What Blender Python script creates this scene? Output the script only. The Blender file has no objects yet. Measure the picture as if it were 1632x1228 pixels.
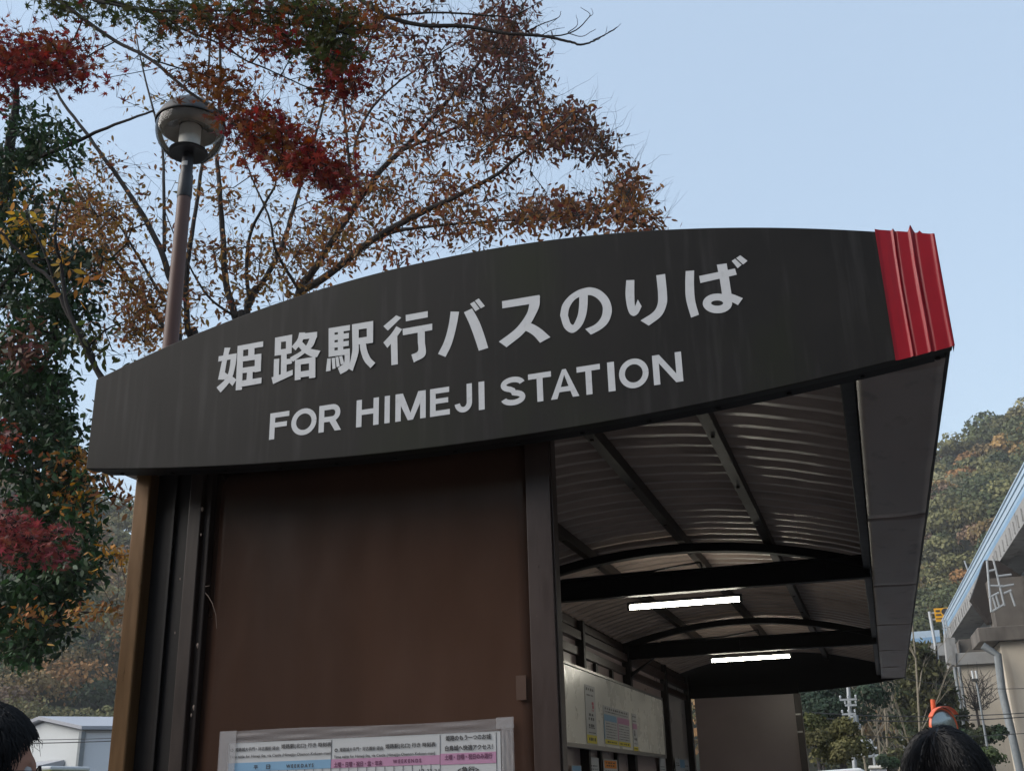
import bpy, math, random
import numpy as np
from mathutils import Matrix, Vector
random.seed(7); rng = np.random.default_rng(7)
S = bpy.context.scene; COL = S.collection
R_ = math.radians

# ------------------------------------------------------------------ camera
F, YAW, PITCH, ROLL, H = 1738.78, R_(-17.48), R_(20.582), R_(-1.598), 1.6
fw = np.array([math.sin(YAW)*math.cos(PITCH), math.cos(YAW)*math.cos(PITCH), math.sin(PITCH)])
r0 = np.array([math.cos(YAW), -math.sin(YAW), 0.0]); u0 = np.cross(r0, fw)
rt = math.cos(ROLL)*r0 + math.sin(ROLL)*u0; up = -math.sin(ROLL)*r0 + math.cos(ROLL)*u0
cd = bpy.data.cameras.new('camera'); cam = bpy.data.objects.new('camera', cd); COL.objects.link(cam)
cam.matrix_world = Matrix(((rt[0], up[0], -fw[0], 0), (rt[1], up[1], -fw[1], 0), (rt[2], up[2], -fw[2], H), (0, 0, 0, 1)))
cd.sensor_width = 36; cd.lens = F/1632*36; cd.clip_start = 0.05; cd.clip_end = 4000
S.camera = cam

def ray(x, y): return fw + (x-816)/F*rt - (y-614)/F*up
def atY(x, y, Y):
    d = ray(x, y); t = Y/d[1]; return np.array([d[0]*t, Y, H+d[2]*t])
def atX(x, y, X):
    d = ray(x, y); t = X/d[0]; return np.array([X, d[1]*t, H+d[2]*t])
def atZ(x, y, Z):
    d = ray(x, y); t = (Z-H)/d[2]; return np.array([d[0]*t, d[1]*t, Z])

# ------------------------------------------------------------------ helpers
ORI = {}
def tag(o, label=None, cat=None, group=None, kind=None):
    if label: o['label'] = label
    if cat: o['category'] = cat
    if group: o['group'] = group
    if kind: o['kind'] = kind
    return o
def thing(name, label, cat, loc, group=None):
    o = bpy.data.objects.new(name, None); COL.objects.link(o); o.location = loc
    o.empty_display_size = .2
    ORI[o] = np.array(loc, float)
    return tag(o, label, cat, group)
def link(name, me, mat, parent=None, origin=None):
    o = bpy.data.objects.new(name, me); COL.objects.link(o)
    if mat and not me.materials: me.materials.append(mat)
    if parent is not None:
        o.parent = parent; off = ORI[parent]
    else:
        n = len(me.vertices); co = np.empty(n*3); me.vertices.foreach_get('co', co); co = co.reshape(-1, 3)
        off = np.array(origin, float) if origin is not None else np.array([*(co.min(0)+co.max(0))[:2]/2, co[:, 2].min()])
        o.location = off
    ORI[o] = off
    n = len(me.vertices); co = np.empty(n*3); me.vertices.foreach_get('co', co)
    co = (co.reshape(-1, 3)-off).ravel(); me.vertices.foreach_set('co', co); me.update()
    return o
def arr_mesh(name, V, Fc, colors=None, smooth=False):
    V = np.asarray(V, np.float64); Fc = np.asarray(Fc, np.int64); m, k = Fc.shape
    me = bpy.data.meshes.new(name)
    me.vertices.add(len(V)); me.vertices.foreach_set('co', V.ravel())
    me.loops.add(m*k); me.loops.foreach_set('vertex_index', Fc.ravel())
    me.polygons.add(m); me.polygons.foreach_set('loop_start', np.arange(0, m*k, k))
    me.polygons.foreach_set('loop_total', np.full(m, k))
    me.update(calc_edges=True); me.validate()
    if colors is not None:
        a = me.color_attributes.new('tint', 'FLOAT_COLOR', 'POINT')
        c = np.ones((len(V), 4)); c[:, :3] = colors; a.data.foreach_set('color', c.ravel())
    if smooth: me.polygons.foreach_set('use_smooth', np.ones(m, bool))
    return me
class MB:
    def __init__(s): s.v = []; s.f = []
    def add(s, vs, fs):
        b = len(s.v); s.v += [tuple(map(float, p)) for p in vs]; s.f += [tuple(b+i for i in q) for q in fs]; return s
    def box(s, x0, x1, y0, y1, z0, z1):
        v = [(x, y, z) for z in (z0, z1) for x, y in ((x0, y0), (x1, y0), (x1, y1), (x0, y1))]
        return s.add(v, [(3, 2, 1, 0), (4, 5, 6, 7), (0, 1, 5, 4), (1, 2, 6, 5), (2, 3, 7, 6), (3, 0, 4, 7)])
    def obox(s, c, ax, ay, az):
        c, ax, ay, az = map(np.array, (c, ax, ay, az))
        v = [c+i*ax+j*ay+k*az for k in (-1, 1) for i, j in ((-1, -1), (1, -1), (1, 1), (-1, 1))]
        return s.add(v, [(3, 2, 1, 0), (4, 5, 6, 7), (0, 1, 5, 4), (1, 2, 6, 5), (2, 3, 7, 6), (3, 0, 4, 7)])
    def loft(s, A, B, close=False):      # prism between two congruent outlines
        n = len(A); s.add(list(A)+list(B), [tuple(range(n-1, -1, -1)), tuple(range(n, 2*n))] +
              [(i, (i+1) % n, n+(i+1) % n, n+i) for i in range(n)]); return s
    def grid(s, fn, nu, nv):
        v = [fn(i/nu, j/nv) for j in range(nv+1) for i in range(nu+1)]
        return s.add(v, [(j*(nu+1)+i, j*(nu+1)+i+1, (j+1)*(nu+1)+i+1, (j+1)*(nu+1)+i) for j in range(nv) for i in range(nu)])
    def tube(s, pts, rad, n=8, cap=True):
        pts = np.array(pts, float); k = len(pts)
        rad = np.full(k, rad) if np.isscalar(rad) else np.array(rad, float)
        T = np.gradient(pts, axis=0); T /= np.linalg.norm(T, axis=1)[:, None]+1e-12
        a = np.array([0, 0, 1.]) if abs(T[0][2]) < .9 else np.array([1., 0, 0]); v = []
        for i in range(k):
            a = a-T[i]*(a@T[i]); a /= np.linalg.norm(a)+1e-12; b = np.cross(T[i], a)
            for j in range(n):
                t = 2*math.pi*j/n; v.append(pts[i]+rad[i]*(math.cos(t)*a+math.sin(t)*b))
        f = [(i*n+j, i*n+(j+1) % n, (i+1)*n+(j+1) % n, (i+1)*n+j) for i in range(k-1) for j in range(n)]
        if cap: f += [tuple(range(n-1, -1, -1)), tuple((k-1)*n+j for j in range(n))]
        return s.add(v, f)
    def lathe(s, prof, c, n=32):
        v = [(c[0]+r*math.cos(2*math.pi*j/n), c[1]+r*math.sin(2*math.pi*j/n), c[2]+z) for r, z in prof for j in range(n)]
        k = len(prof)
        f = [(i*n+j, i*n+(j+1) % n, (i+1)*n+(j+1) % n, (i+1)*n+j) for i in range(k-1) for j in range(n)]
        return s.add(v, f)
    def mesh(s, name, smooth=False):
        me = bpy.data.meshes.new(name); me.from_pydata(s.v, [], s.f); me.update()
        if smooth: me.polygons.foreach_set('use_smooth', np.ones(len(me.polygons), bool))
        return me
    def build(s, name, mat, parent=None, smooth=False, bevel=0, origin=None):
        o = link(name, s.mesh(name, smooth), mat, parent, origin)
        if bevel:
            m = o.modifiers.new('bevel', 'BEVEL'); m.width = bevel; m.segments = 2; m.limit_method = 'ANGLE'
        if smooth:
            o.data.set_sharp_from_angle(angle=R_(40))
        return o

# ------------------------------------------------------------------ materials
def mat(name, col, rough=.6, spec=.5, metal=0, var=.12, scale=6, bump=0, bscale=40, streak=None, emit=None, attr=False, transl=0, stretch=(1, 1, 1), coat=0):
    m = bpy.data.materials.new(name); m.use_nodes = True; nt = m.node_tree; N = nt.nodes; L = nt.links
    b = N['Principled BSDF']; b.inputs['Roughness'].default_value = rough
    b.inputs['Specular IOR Level'].default_value = spec; b.inputs['Metallic'].default_value = metal
    b.inputs['Coat Weight'].default_value = coat
    tc = N.new('ShaderNodeTexCoord'); mp = N.new('ShaderNodeMapping'); mp.inputs['Scale'].default_value = stretch
    L.new(tc.outputs['Object'], mp.inputs['Vector'])
    if attr:
        a = N.new('ShaderNodeAttribute'); a.attribute_name = 'tint'; base = a.outputs['Color']
    else:
        c = N.new('ShaderNodeRGB'); c.outputs[0].default_value = (*col, 1); base = c.outputs[0]
    if var:
        n = N.new('ShaderNodeTexNoise'); n.inputs['Scale'].default_value = scale; n.inputs['Detail'].default_value = 6
        n.inputs['Roughness'].default_value = .65; L.new(mp.outputs[0], n.inputs['Vector'])
        mr = N.new('ShaderNodeMapRange'); mr.inputs['From Min'].default_value = .3; mr.inputs['From Max'].default_value = .7
        mr.inputs['To Min'].default_value = 1-var; mr.inputs['To Max'].default_value = 1+var
        L.new(n.outputs['Fac'], mr.inputs['Value'])
        mx = N.new('ShaderNodeVectorMath'); mx.operation = 'SCALE'
        L.new(base, mx.inputs[0]); L.new(mr.outputs[0], mx.inputs['Scale']); base = mx.outputs[0]
        rr = N.new('ShaderNodeMapRange'); rr.inputs['To Min'].default_value = max(.03, rough-.12); rr.inputs['To Max'].default_value = min(1, rough+.12)
        L.new(n.outputs['Fac'], rr.inputs['Value']); L.new(rr.outputs[0], b.inputs['Roughness'])
    for (scol, sstretch, sscale, lo, hi, amt) in (streak or []):
        mp2 = N.new('ShaderNodeMapping'); mp2.inputs['Scale'].default_value = sstretch; L.new(tc.outputs['Object'], mp2.inputs['Vector'])
        n = N.new('ShaderNodeTexNoise'); n.inputs['Scale'].default_value = sscale; n.inputs['Detail'].default_value = 5
        L.new(mp2.outputs[0], n.inputs['Vector'])
        mr = N.new('ShaderNodeMapRange'); mr.inputs['From Min'].default_value = lo; mr.inputs['From Max'].default_value = hi; mr.inputs['To Max'].default_value = amt
        L.new(n.outputs['Fac'], mr.inputs['Value'])
        mx = N.new('ShaderNodeMix'); mx.data_type = 'RGBA'; mx.inputs['B'].default_value = (*scol, 1)
        L.new(mr.outputs[0], mx.inputs['Factor']); L.new(base, mx.inputs['A']); base = mx.outputs['Result']
    L.new(base, b.inputs['Base Color'])
    if bump:
        n = N.new('ShaderNodeTexNoise'); n.inputs['Scale'].default_value = bscale; n.inputs['Detail'].default_value = 4; L.new(mp.outputs[0], n.inputs['Vector'])
        bp = N.new('ShaderNodeBump'); bp.inputs['Strength'].default_value = bump; bp.inputs['Distance'].default_value = .02
        L.new(n.outputs['Fac'], bp.inputs['Height']); L.new(bp.outputs[0], b.inputs['Normal'])
    if emit:
        b.inputs['Emission Color'].default_value = (*emit[0], 1); b.inputs['Emission Strength'].default_value = emit[1]
    if transl:
        t = N.new('ShaderNodeBsdfTranslucent'); L.new(base, t.inputs['Color'])
        ms = N.new('ShaderNodeMixShader'); ms.inputs[0].default_value = transl
        out = N['Material Output']; L.new(b.outputs[0], ms.inputs[1]); L.new(t.outputs[0], ms.inputs[2]); L.new(ms.outputs[0], out.inputs['Surface'])
    return m
M = {}
M['sign'] = mat('sign_paint', (.0125, .0112, .0102), .55, .16, var=.18, scale=3, bump=.03, bscale=5,
    streak=[((.034, .032, .031), (9, 9, .7), 3.2, .54, .75, .6), ((.014, .017, .007), (1.1, 1, .7), 2.1, .55, .72, .7), ((.006, .0055, .0055), (14, 14, .8), 2.6, .6, .78, .6)])
M['letter'] = mat('letter_vinyl', (.52, .525, .535), .5, .4, var=.05, scale=30, streak=[((.4, .4, .4), (1, 1, 1), 40, .62, .72, .5)])
M['red'] = mat('red_film', (.26, .0012, .008), .36, .3, var=.15, scale=9, bump=.12, bscale=14, stretch=(1, 1, .4), streak=[((.5, .12, .12), (6, 6, .7), 3, .70, .8, .3), ((.15, .002, .008), (8, 8, .5), 3, .6, .75, .6)])
M['post'] = mat('brown_steel', (.040, .024, .019), .38, .5, var=.15, scale=9, stretch=(3, 3, .5), bump=.03, streak=[((.02, .014, .012), (12, 12, .6), 3, .6, .75, .5), ((.16, .12, .09), (30, 30, 8), 3, .72, .78, .6)])
M['postl'] = mat('sun_offset_steel', (.022, .014, .011), .45, .3, var=.3, scale=9, stretch=(3, 3, .5), streak=[((.05, .036, .028), (14, 14, .6), 2.5, .62, .8, .6)])  # streaked column steel, base darkened to offset the sun on the left flange
M['postd'] = mat('dark_steel', (.009, .007, .0065), .5, .25, var=.2, scale=8, stretch=(3, 3, .5), streak=[((.05, .032, .024), (14, 14, .6), 2.5, .62, .8, .5)])
M['beam'] = mat('black_steel', (.009, .008, .008), .6, .15, var=.2, scale=6)
M['patch'] = mat('patch_brown', (.085, .05, .036), .35, .4, var=.1)
M['edge_glow'] = mat('glow_tinted_edge', (.125, .068, .029), .3, .5, var=.3, scale=3, stretch=(8, 8, .8), streak=[((.07, .035, .015), (10, 10, .5), 3, .55, .7, .7)], metal=.35)  # reflected warm evening glow is put into this edge's colour
M['panel'] = mat('brown_panel', (.064, .033, .022), .17, .5, var=.10, scale=2.2, stretch=(2, 2, .7), bump=.015, bscale=3, streak=[((.018, .011, .009), (1.2, 1.2, .3), 1.0, .46, .72, .7), ((.085, .06, .05), (40, 40, .6), 1.2, .70, .76, .25)])  # broad dark blotches put uneven shade into the colour; pale streaks are scratches
M['panel_in'] = mat('mauve_panel', (.33, .255, .24), .3, .5, var=.08, scale=2)
M['panel_lt'] = mat('pale_panel', (.36, .33, .31), .3, .4, var=.06, scale=2)
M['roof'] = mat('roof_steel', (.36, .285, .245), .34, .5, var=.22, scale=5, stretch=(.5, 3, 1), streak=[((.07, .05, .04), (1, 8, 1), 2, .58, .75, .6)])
M['purlin'] = mat('purlin_steel', (.034, .024, .017), .5, .22, var=.3, scale=12, streak=[((.02, .014, .012), (4, 1, 4), 4, .55, .7, .7)])
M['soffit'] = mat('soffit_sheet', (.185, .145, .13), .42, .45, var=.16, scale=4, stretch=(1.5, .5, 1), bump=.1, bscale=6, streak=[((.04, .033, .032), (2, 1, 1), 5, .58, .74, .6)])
M['board'] = mat('notice_white', (.68, .66, .60), .28, .45, var=.05, scale=3)
M['alu'] = mat('aluminium', (.28, .27, .26), .35, .5, metal=.6, var=.1)
M['paper'] = mat('paper', (.47, .47, .47), .6, .3, var=.03)
M['blue'] = mat('print_blue', (.17, .32, .47), .55, .3, var=.04)
M['pink'] = mat('print_pink', (.43, .21, .33), .55, .3, var=.04)
M['yellow'] = mat('print_yellow', (.62, .52, .04), .55, .3, var=.04)
M['orangep'] = mat('print_orange', (.65, .22, .03), .55, .3, var=.04)
M['ink'] = mat('print_ink', (.035, .033, .035), .6, .3, var=0)
M['inkp'] = mat('print_plum_ink', (.14, .03, .09), .6, .3, var=0)
M['inkred'] = mat('print_red_ink', (.4, .05, .08), .6, .3, var=0)
M['tape'] = mat('clear_tape', (.36, .33, .33), .3, .5, var=.1, scale=20)
M['tube'] = mat('lamp_tube', (.9, .9, .85), .4, emit=((1, .95, .80), 25.0), var=0)
M['fix'] = mat('lamp_fixture', (.06, .06, .055), .4, var=.05)
M['bark'] = mat('bark', (.05, .044, .041), .85, .2, var=.35, scale=12, stretch=(1, 1, .3), bump=.4, bscale=30)
M['barkd'] = mat('dark_bark', (.022, .019, .018), .85, .2, var=.3, scale=12)
M['barkl'] = mat('pale_bark', (.23, .20, .15), .85, .2, var=.25, scale=6)
M['leaf'] = mat('leaf', (0, 0, 0), .55, .3, attr=True, var=.12, scale=25, transl=.4)
M['leafg'] = mat('glossy_leaf', (0, 0, 0), .55, .2, attr=True, var=.12, scale=25, transl=.2)
M['wood'] = mat('forest_leaf', (0, 0, 0), .7, .2, attr=True, var=.25, scale=1.2, transl=.25)
M['ground'] = mat('asphalt', (.13, .125, .12), .9, .2, var=.2, scale=1.5, bump=.3, bscale=90)
M['slab'] = mat('concrete_floor', (.22, .21, .2), .85, .2, var=.15, scale=2, bump=.1)
M['soil'] = mat('hill_soil', (.035, .036, .022), .95, .1, var=.3, scale=.3)
M['conc'] = mat('concrete', (.60, .53, .43), .85, .2, var=.12, scale=.5, streak=[((.22, .16, .12), (1.6, 1.6, .12), .8, .56, .7, .6), ((.52, .48, .42), (.5, .5, .5), .5, .5, .7, .5)])
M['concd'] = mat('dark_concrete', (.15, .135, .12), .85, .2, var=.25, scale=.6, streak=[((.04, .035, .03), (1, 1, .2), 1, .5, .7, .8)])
M['concg'] = mat('grey_concrete', (.30, .30, .295), .85, .2, var=.15, scale=.5, streak=[((.1, .1, .1), (1, 1, .3), 1.2, .55, .7, .7)])
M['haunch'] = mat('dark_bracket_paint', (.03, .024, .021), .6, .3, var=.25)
M['girder'] = mat('girder_paint', (.62, .68, .72), .5, .4, var=.06, scale=.4)
M['bar_w'] = mat('barrier_pale', (.42, .52, .62), .4, .4, var=.07, scale=.6)
M['bar_b'] = mat('barrier_blue', (.22, .36, .52), .4, .4, var=.1, scale=.6)
M['bar_m'] = mat('barrier_light_blue', (.34, .46, .58), .4, .4, var=.08, scale=.6)
M['galv'] = mat('galvanised', (.42, .44, .45), .5, .5, metal=.3, var=.1)
M['galvd'] = mat('weathered_galvanised', (.22, .24, .25), .6, .4, var=.15)
M['ysign'] = mat('orange_sign', (.75, .36, .01), .5, .4, var=.03)
M['orange'] = mat('orange_paint', (.72, .13, .05), .4, .5, var=.06)
M['mirror'] = mat('mirror_face', (.30, .33, .32), .22, .6, metal=.8, var=0)
M['white'] = mat('white_wall', (.58, .60, .60), .6, .3, var=.04, scale=.4)
M['white_lift'] = mat('lifted_white_wall', (.76, .78, .80), .6, .3, var=.04, scale=.4)  # white lifted to stand in for sun missing on the warehouse side
M['roofg'] = mat('grey_roof', (.36, .37, .40), .5, .4, var=.06, scale=.4)
M['cream'] = mat('cream_wall', (.6, .56, .48), .6, .3, var=.05)
M['wire'] = mat('wire', (.03, .03, .03), .6, var=0)
M['skin'] = mat('skin', (.40, .21, .15), .5, .4, var=.06, scale=20, bump=.03, bscale=120)
M['hair'] = mat('black_hair', (.0055, .0052, .006), .45, .18, var=.15, scale=60)
M['jacket'] = mat('navy_jacket', (.02, .025, .045), .8, .2, var=.15, bump=.1)
M['jacket2'] = mat('charcoal_jacket', (.035, .035, .038), .8, .2, var=.15, bump=.1)
M['trouser'] = mat('dark_trousers', (.03, .03, .035), .85, .2, var=.15)
M['frame'] = mat('spectacle_frame', (.015, .013, .013), .3, var=0)
M['lampcap'] = mat('lamp_cap', (.042, .040, .039), .55, .4, var=.12, scale=8)
M['lamppole'] = mat('lamp_pole_paint', (.115, .062, .05), .55, .4, var=.12, scale=10, stretch=(3, 3, .4), streak=[((.06, .035, .03), (10, 10, .6), 3, .58, .72, .5)])
M['lampdark'] = mat('lamp_collar_paint', (.022, .023, .027), .45, .4, var=.1)
M['lampin'] = mat('lamp_diffuser', (.62, .60, .55), .6, .3, var=.03)
M['lampref'] = mat('lamp_reflector', (.20, .175, .145), .22, .5, metal=.6, var=.2, scale=7)
M['vanp'] = mat('olive_yellow_paint', (.30, .27, .03), .4, .5, var=.06)
M['straw'] = mat('straw', (.22, .17, .14), .8, .2, var=.1)
g = bpy.data.materials.new('clear_glass'); g.use_nodes = True; nt = g.node_tree
b = nt.nodes['Principled BSDF']; b.inputs['Base Color'].default_value = (.9, .92, .92, 1); b.inputs['Roughness'].default_value = .03
tr = nt.nodes.new('ShaderNodeBsdfTransparent'); tr.inputs[0].default_value = (.94, .95, .95, 1); fr = nt.nodes.new('ShaderNodeLayerWeight'); fr.inputs[0].default_value = .18
gl = nt.nodes.new('ShaderNodeBsdfGlossy'); gl.inputs['Roughness'].default_value = .03; ms = nt.nodes.new('ShaderNodeMixShader')
nt.links.new(fr.outputs['Fresnel'], ms.inputs[0]); nt.links.new(tr.outputs[0], ms.inputs[1]); nt.links.new(gl.outputs[0], ms.inputs[2])
nt.links.new(ms.outputs[0], nt.nodes['Material Output'].inputs['Surface']); M['glass'] = g
g = bpy.data.materials.new('plastic_sleeve'); g.use_nodes = True; nt = g.node_tree; b = nt.nodes['Principled BSDF']
b.inputs['Base Color'].default_value = (.5, .48, .48, 1); b.inputs['Roughness'].default_value = .3
tr = nt.nodes.new('ShaderNodeBsdfTransparent'); ms = nt.nodes.new('ShaderNodeMixShader'); ms.inputs[0].default_value = .30
nt.links.new(tr.outputs[0], ms.inputs[1]); nt.links.new(b.outputs[0], ms.inputs[2]); nt.links.new(ms.outputs[0], nt.nodes['Material Output'].inputs['Surface']); M['sleeve'] = g

def mix_clear(name, fac, col, rough):
    g = bpy.data.materials.new(name); g.use_nodes = True; nt = g.node_tree; b = nt.nodes['Principled BSDF']
    b.inputs['Base Color'].default_value = (*col, 1); b.inputs['Roughness'].default_value = rough
    tr = nt.nodes.new('ShaderNodeBsdfTransparent'); ms = nt.nodes.new('ShaderNodeMixShader'); ms.inputs[0].default_value = fac
    nt.links.new(tr.outputs[0], ms.inputs[1]); nt.links.new(b.outputs[0], ms.inputs[2]); nt.links.new(ms.outputs[0], nt.nodes['Material Output'].inputs['Surface']); return g
M['clear'] = mix_clear('clear_film', .05, (.6, .6, .6), .25)
# ------------------------------------------------------------------ lettering
_tcache = {}
def glyph(txt):
    if txt in _tcache: return _tcache[txt]
    c = bpy.data.curves.new('t', 'FONT'); c.body = txt; c.size = 1; c.resolution_u = 5
    o = bpy.data.objects.new('t', c); COL.objects.link(o)
    dg = bpy.context.evaluated_depsgraph_get(); dg.update()
    me = bpy.data.meshes.new_from_object(o.evaluated_get(dg))
    V = np.array([v.co[:2] for v in me.vertices]); Fs = [tuple(p.vertices) for p in me.polygons]
    bpy.data.objects.remove(o); bpy.data.curves.remove(c); bpy.data.meshes.remove(me)
    _tcache[txt] = (V, Fs); return V, Fs
def put_text(mb, txt, fn, bold=0, layers=8, step=.00012):
    """map the text's bounding box (u,v in 0..1) through fn(u,v,depth) ; bold = widening as a part of the height"""
    V, Fs = glyph(txt); lo = V.min(0); sz = V.max(0)-lo
    hs = sz[1]; offs = [(0, 0)]
    if bold: offs += [(a*bold, b_*bold) for a, b_ in ((1, 1), (-1, 1), (-1, -1), (1, -1), (1, 0), (0, 1), (-1, 0), (0, -1))[:layers]]
    for i, (dx, dy) in enumerate(offs):
        U = (V-lo)/sz
        bx, by = bold*hs/sz[0], bold
        U = U*(1-2*np.array([bx, by]))+np.array([bx, by])+np.array([dx*hs/sz[0], dy])
        mb.add([fn(u, v, i*step) for u, v in U], Fs)
def stroke(mb, pts, w, fn, dep):
    P = np.array(pts, float); T = np.gradient(P, axis=0); T /= np.linalg.norm(T, axis=1)[:, None]
    n = np.stack([-T[:, 1], T[:, 0]], 1); A = P+n*w/2; B = P-n*w/2; k = len(P)
    mb.add([fn(*p, dep) for p in A]+[fn(*p, dep) for p in B], [(i, i+1, k+i+1, k+i) for i in range(k-1)])
def poly(mb, pts, fn, dep): mb.add([fn(*p, dep) for p in pts], [tuple(range(len(pts)))])
def arc(cx, cy, rx, ry, a0, a1, n=20): return [(cx+rx*math.cos(R_(a0+(a1-a0)*i/n)), cy+ry*math.sin(R_(a0+(a1-a0)*i/n))) for i in range(n+1)]
def letter(mb, ch, fn, asp):
    """grotesque capital in the unit box; asp = width/height, so bars keep one thickness"""
    h = .192; w = h/asp*1.06; q = w/2; e = .00015
    def st(pts, dep, ww=h):   # stroke drawn in height units
        stroke(mb, [(x*asp, y) for x, y in pts], ww, lambda x, y, d: fn(x/asp, y, d), dep)
    def rc(x0, y0, x1, y1, dep): poly(mb, [(x0, y0), (x1, y0), (x1, y1), (x0, y1)], fn, dep)
    if ch == 'I': rc(0, 0, 1, 1, 0)
    elif ch == 'F': rc(0, 0, w, 1, 0); rc(0, 1-h, 1, 1, e); rc(0, .44, .9, .44+h*.95, e)
    elif ch == 'E': rc(0, 0, w, 1, 0); rc(0, 1-h, .97, 1, e); rc(0, .44, .92, .44+h*.95, e); rc(0, 0, 1, h, e)
    elif ch == 'H': rc(0, 0, w, 1, 0); rc(1-w, 0, 1, 1, 0); rc(0, .43, 1, .43+h, e)
    elif ch == 'T': rc(.5-q, 0, .5+q, 1, 0); rc(0, 1-h, 1, 1, e)
    elif ch == 'N': rc(0, 0, w, 1, 0); rc(1-w, 0, 1, 1, 0); poly(mb, [(0, 1), (w*1.12, 1), (1, 0), (1-w*1.12, 0)], fn, e)
    elif ch == 'M': rc(0, 0, w, 1, 0); rc(1-w, 0, 1, 1, 0); poly(mb, [(0, 1), (w*1.35, 1), (.5+q*.95, 0), (.5-q*.95, 0)], fn, e); poly(mb, [(1-w*1.35, 1), (1, 1), (.5+q*.95, 0), (.5-q*.95, 0)], fn, 2*e)
    elif ch == 'A': poly(mb, [(0, 0), (w*1.08, 0), (.5+q*.62, 1), (.5-q*.62, 1)], fn, 0); poly(mb, [(1-w*1.08, 0), (1, 0), (.5+q*.62, 1), (.5-q*.62, 1)], fn, e); rc(.2, .22, .8, .22+h*.9, 2*e)
    elif ch == 'O': st(arc(.5, .5, .5-q, .5-h/2, 0, 360, 48), 0)
    elif ch == 'J':
        st([(1-q, 1), (1-q, .6)]+arc(.5, .36, .5-q, .36-h/2, 0, -172, 24), 0)
    elif ch == 'R':
        rc(0, 0, w, 1, 0); r = .275-h/2+h/4; cy = .72
        st([(0, 1-h/2), (.58, 1-h/2)]+arc(.6, (1-h/2+.455)/2, .36-q*.9, (1-h/2-.455)/2, 88, -88, 20)+[(.58, .455), (0, .455)], e, h)
        poly(mb, [(.42, .46), (.42+w*1.25, .46), (1.02, 0), (1.02-w*1.18, 0)], fn, 2*e)
    elif ch == 'S':
        a = arc(.5, .735, .41-q*.1, .265-h/2, 8, 262, 22)[:-1]+[(.5, .515)]
        b2 = arc(.5, .262, .45-q*.4, .262-h/2, 84, -172, 24)
        st(a+b2, 0)

# ------------------------------------------------------------------ world and sun
SUN_AZ, SUN_EL = R_(243), R_(30)        # soft evening light from behind the camera
w = bpy.data.worlds.new('World'); S.world = w; w.use_nodes = True; nt = w.node_tree
sky = nt.nodes.new('ShaderNodeTexSky'); sky.sky_type = 'NISHITA'; sky.sun_disc = False
sky.sun_elevation = SUN_EL; sky.sun_rotation = SUN_AZ; sky.air_density = 1.5; sky.dust_density = 1.0; sky.ozone_density = 1.0
bg = nt.nodes['Background']; bg.inputs['Strength'].default_value = .1
mxs = nt.nodes.new('ShaderNodeMix'); mxs.data_type = 'RGBA'; mxs.inputs['Factor'].default_value = .65      # thin veil of high haze over the clear sky
mxs.inputs['B'].default_value = (1.80/.65, 2.25/.65, 2.85/.65, 1)
nt.links.new(sky.outputs[0], mxs.inputs['A']); nt.links.new(mxs.outputs['Result'], bg.inputs['Color'])
sd = bpy.data.lights.new('evening_sun', 'SUN'); sun = bpy.data.objects.new('evening_sun', sd); COL.objects.link(sun)
sd.energy = 2.3; sd.angle = R_(50); sd.color = (1, .94, .87)
dirv = Vector((math.sin(SUN_AZ)*math.cos(SUN_EL), math.cos(SUN_AZ)*math.cos(SUN_EL), math.sin(SUN_EL)))
sun.rotation_euler = dirv.to_track_quat('Z', 'Y').to_euler(); sun.location = dirv*50
S.view_settings.view_transform = 'Standard'; S.view_settings.look = 'None'; S.view_settings.exposure = 1.1; S.view_settings.gamma = 1
S.cycles.use_denoising = True; S.cycles.max_bounces = 8; S.cycles.transparent_max_bounces = 16
S.cycles.sample_clamp_indirect = 6
HAZE = .00042

# ------------------------------------------------------------------ ground
mb = MB(); mb.grid(lambda a, b_: ((a-.5)*836, (b_-.5)*836, 0), 40, 40)
tag(mb.build('ground', M['ground'], origin=(0, 0, 0)), kind='structure')
mb = MB().box(-3.2, .1, 3.0, 14.6, -.1, .012)
tag(mb.build('pavement', M['slab'], bevel=.01), kind='structure')

# ------------------------------------------------------------------ bus shelter
D = 3.196; CX = -1.157; XL, XR = -2.657, .343; YE = 14.15
def topZ(x): dx = x-CX; return 3.133+.012*dx+.24*(1-(dx/1.5)**2)
def botZ(x): dx = x-CX; return 2.778+.0093*dx-.098*(1-(dx/1.5)**2)
sh = thing('bus_shelter', 'dark brown steel bus shelter with an arched sign board and a red end panel', 'bus shelter', (CX, 8.6, 0))
def board_slab(y0, y1, x0, x1, dz0=0, dz1=0, n=60):
    m = MB(); xs = np.linspace(x0, x1, n+1)
    for i in range(n+1):
        x = xs[i]; m.v += [(x, y0, botZ(x)+dz0), (x, y0, topZ(x)+dz1), (x, y1, botZ(x)+dz0), (x, y1, topZ(x)+dz1)]
    for i in range(n):
        a, c = 4*i, 4*i+4
        m.f += [(a, c, c+1, a+1), (a+2, a+3, c+3, c+2), (a+1, c+1, c+3, a+3), (a, a+2, c+2, c)]
    m.f += [(0, 1, 3, 2), (4*n, 4*n+2, 4*n+3, 4*n+1)]
    return m
sb = board_slab(D, D+.045, XL, XR-.001).build('sign_board', M['sign'], sh, bevel=.003)
# Japanese line: glyph, left, right, top, bottom (photo points)
def W(px, py): v = atY(px, py, D); return v[0], v[2]
def r6(x, y): return 320+x/3.022, 360+y/3.022
def r7(x, y): return 800+x/3.232, 340+y/3.232
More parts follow.
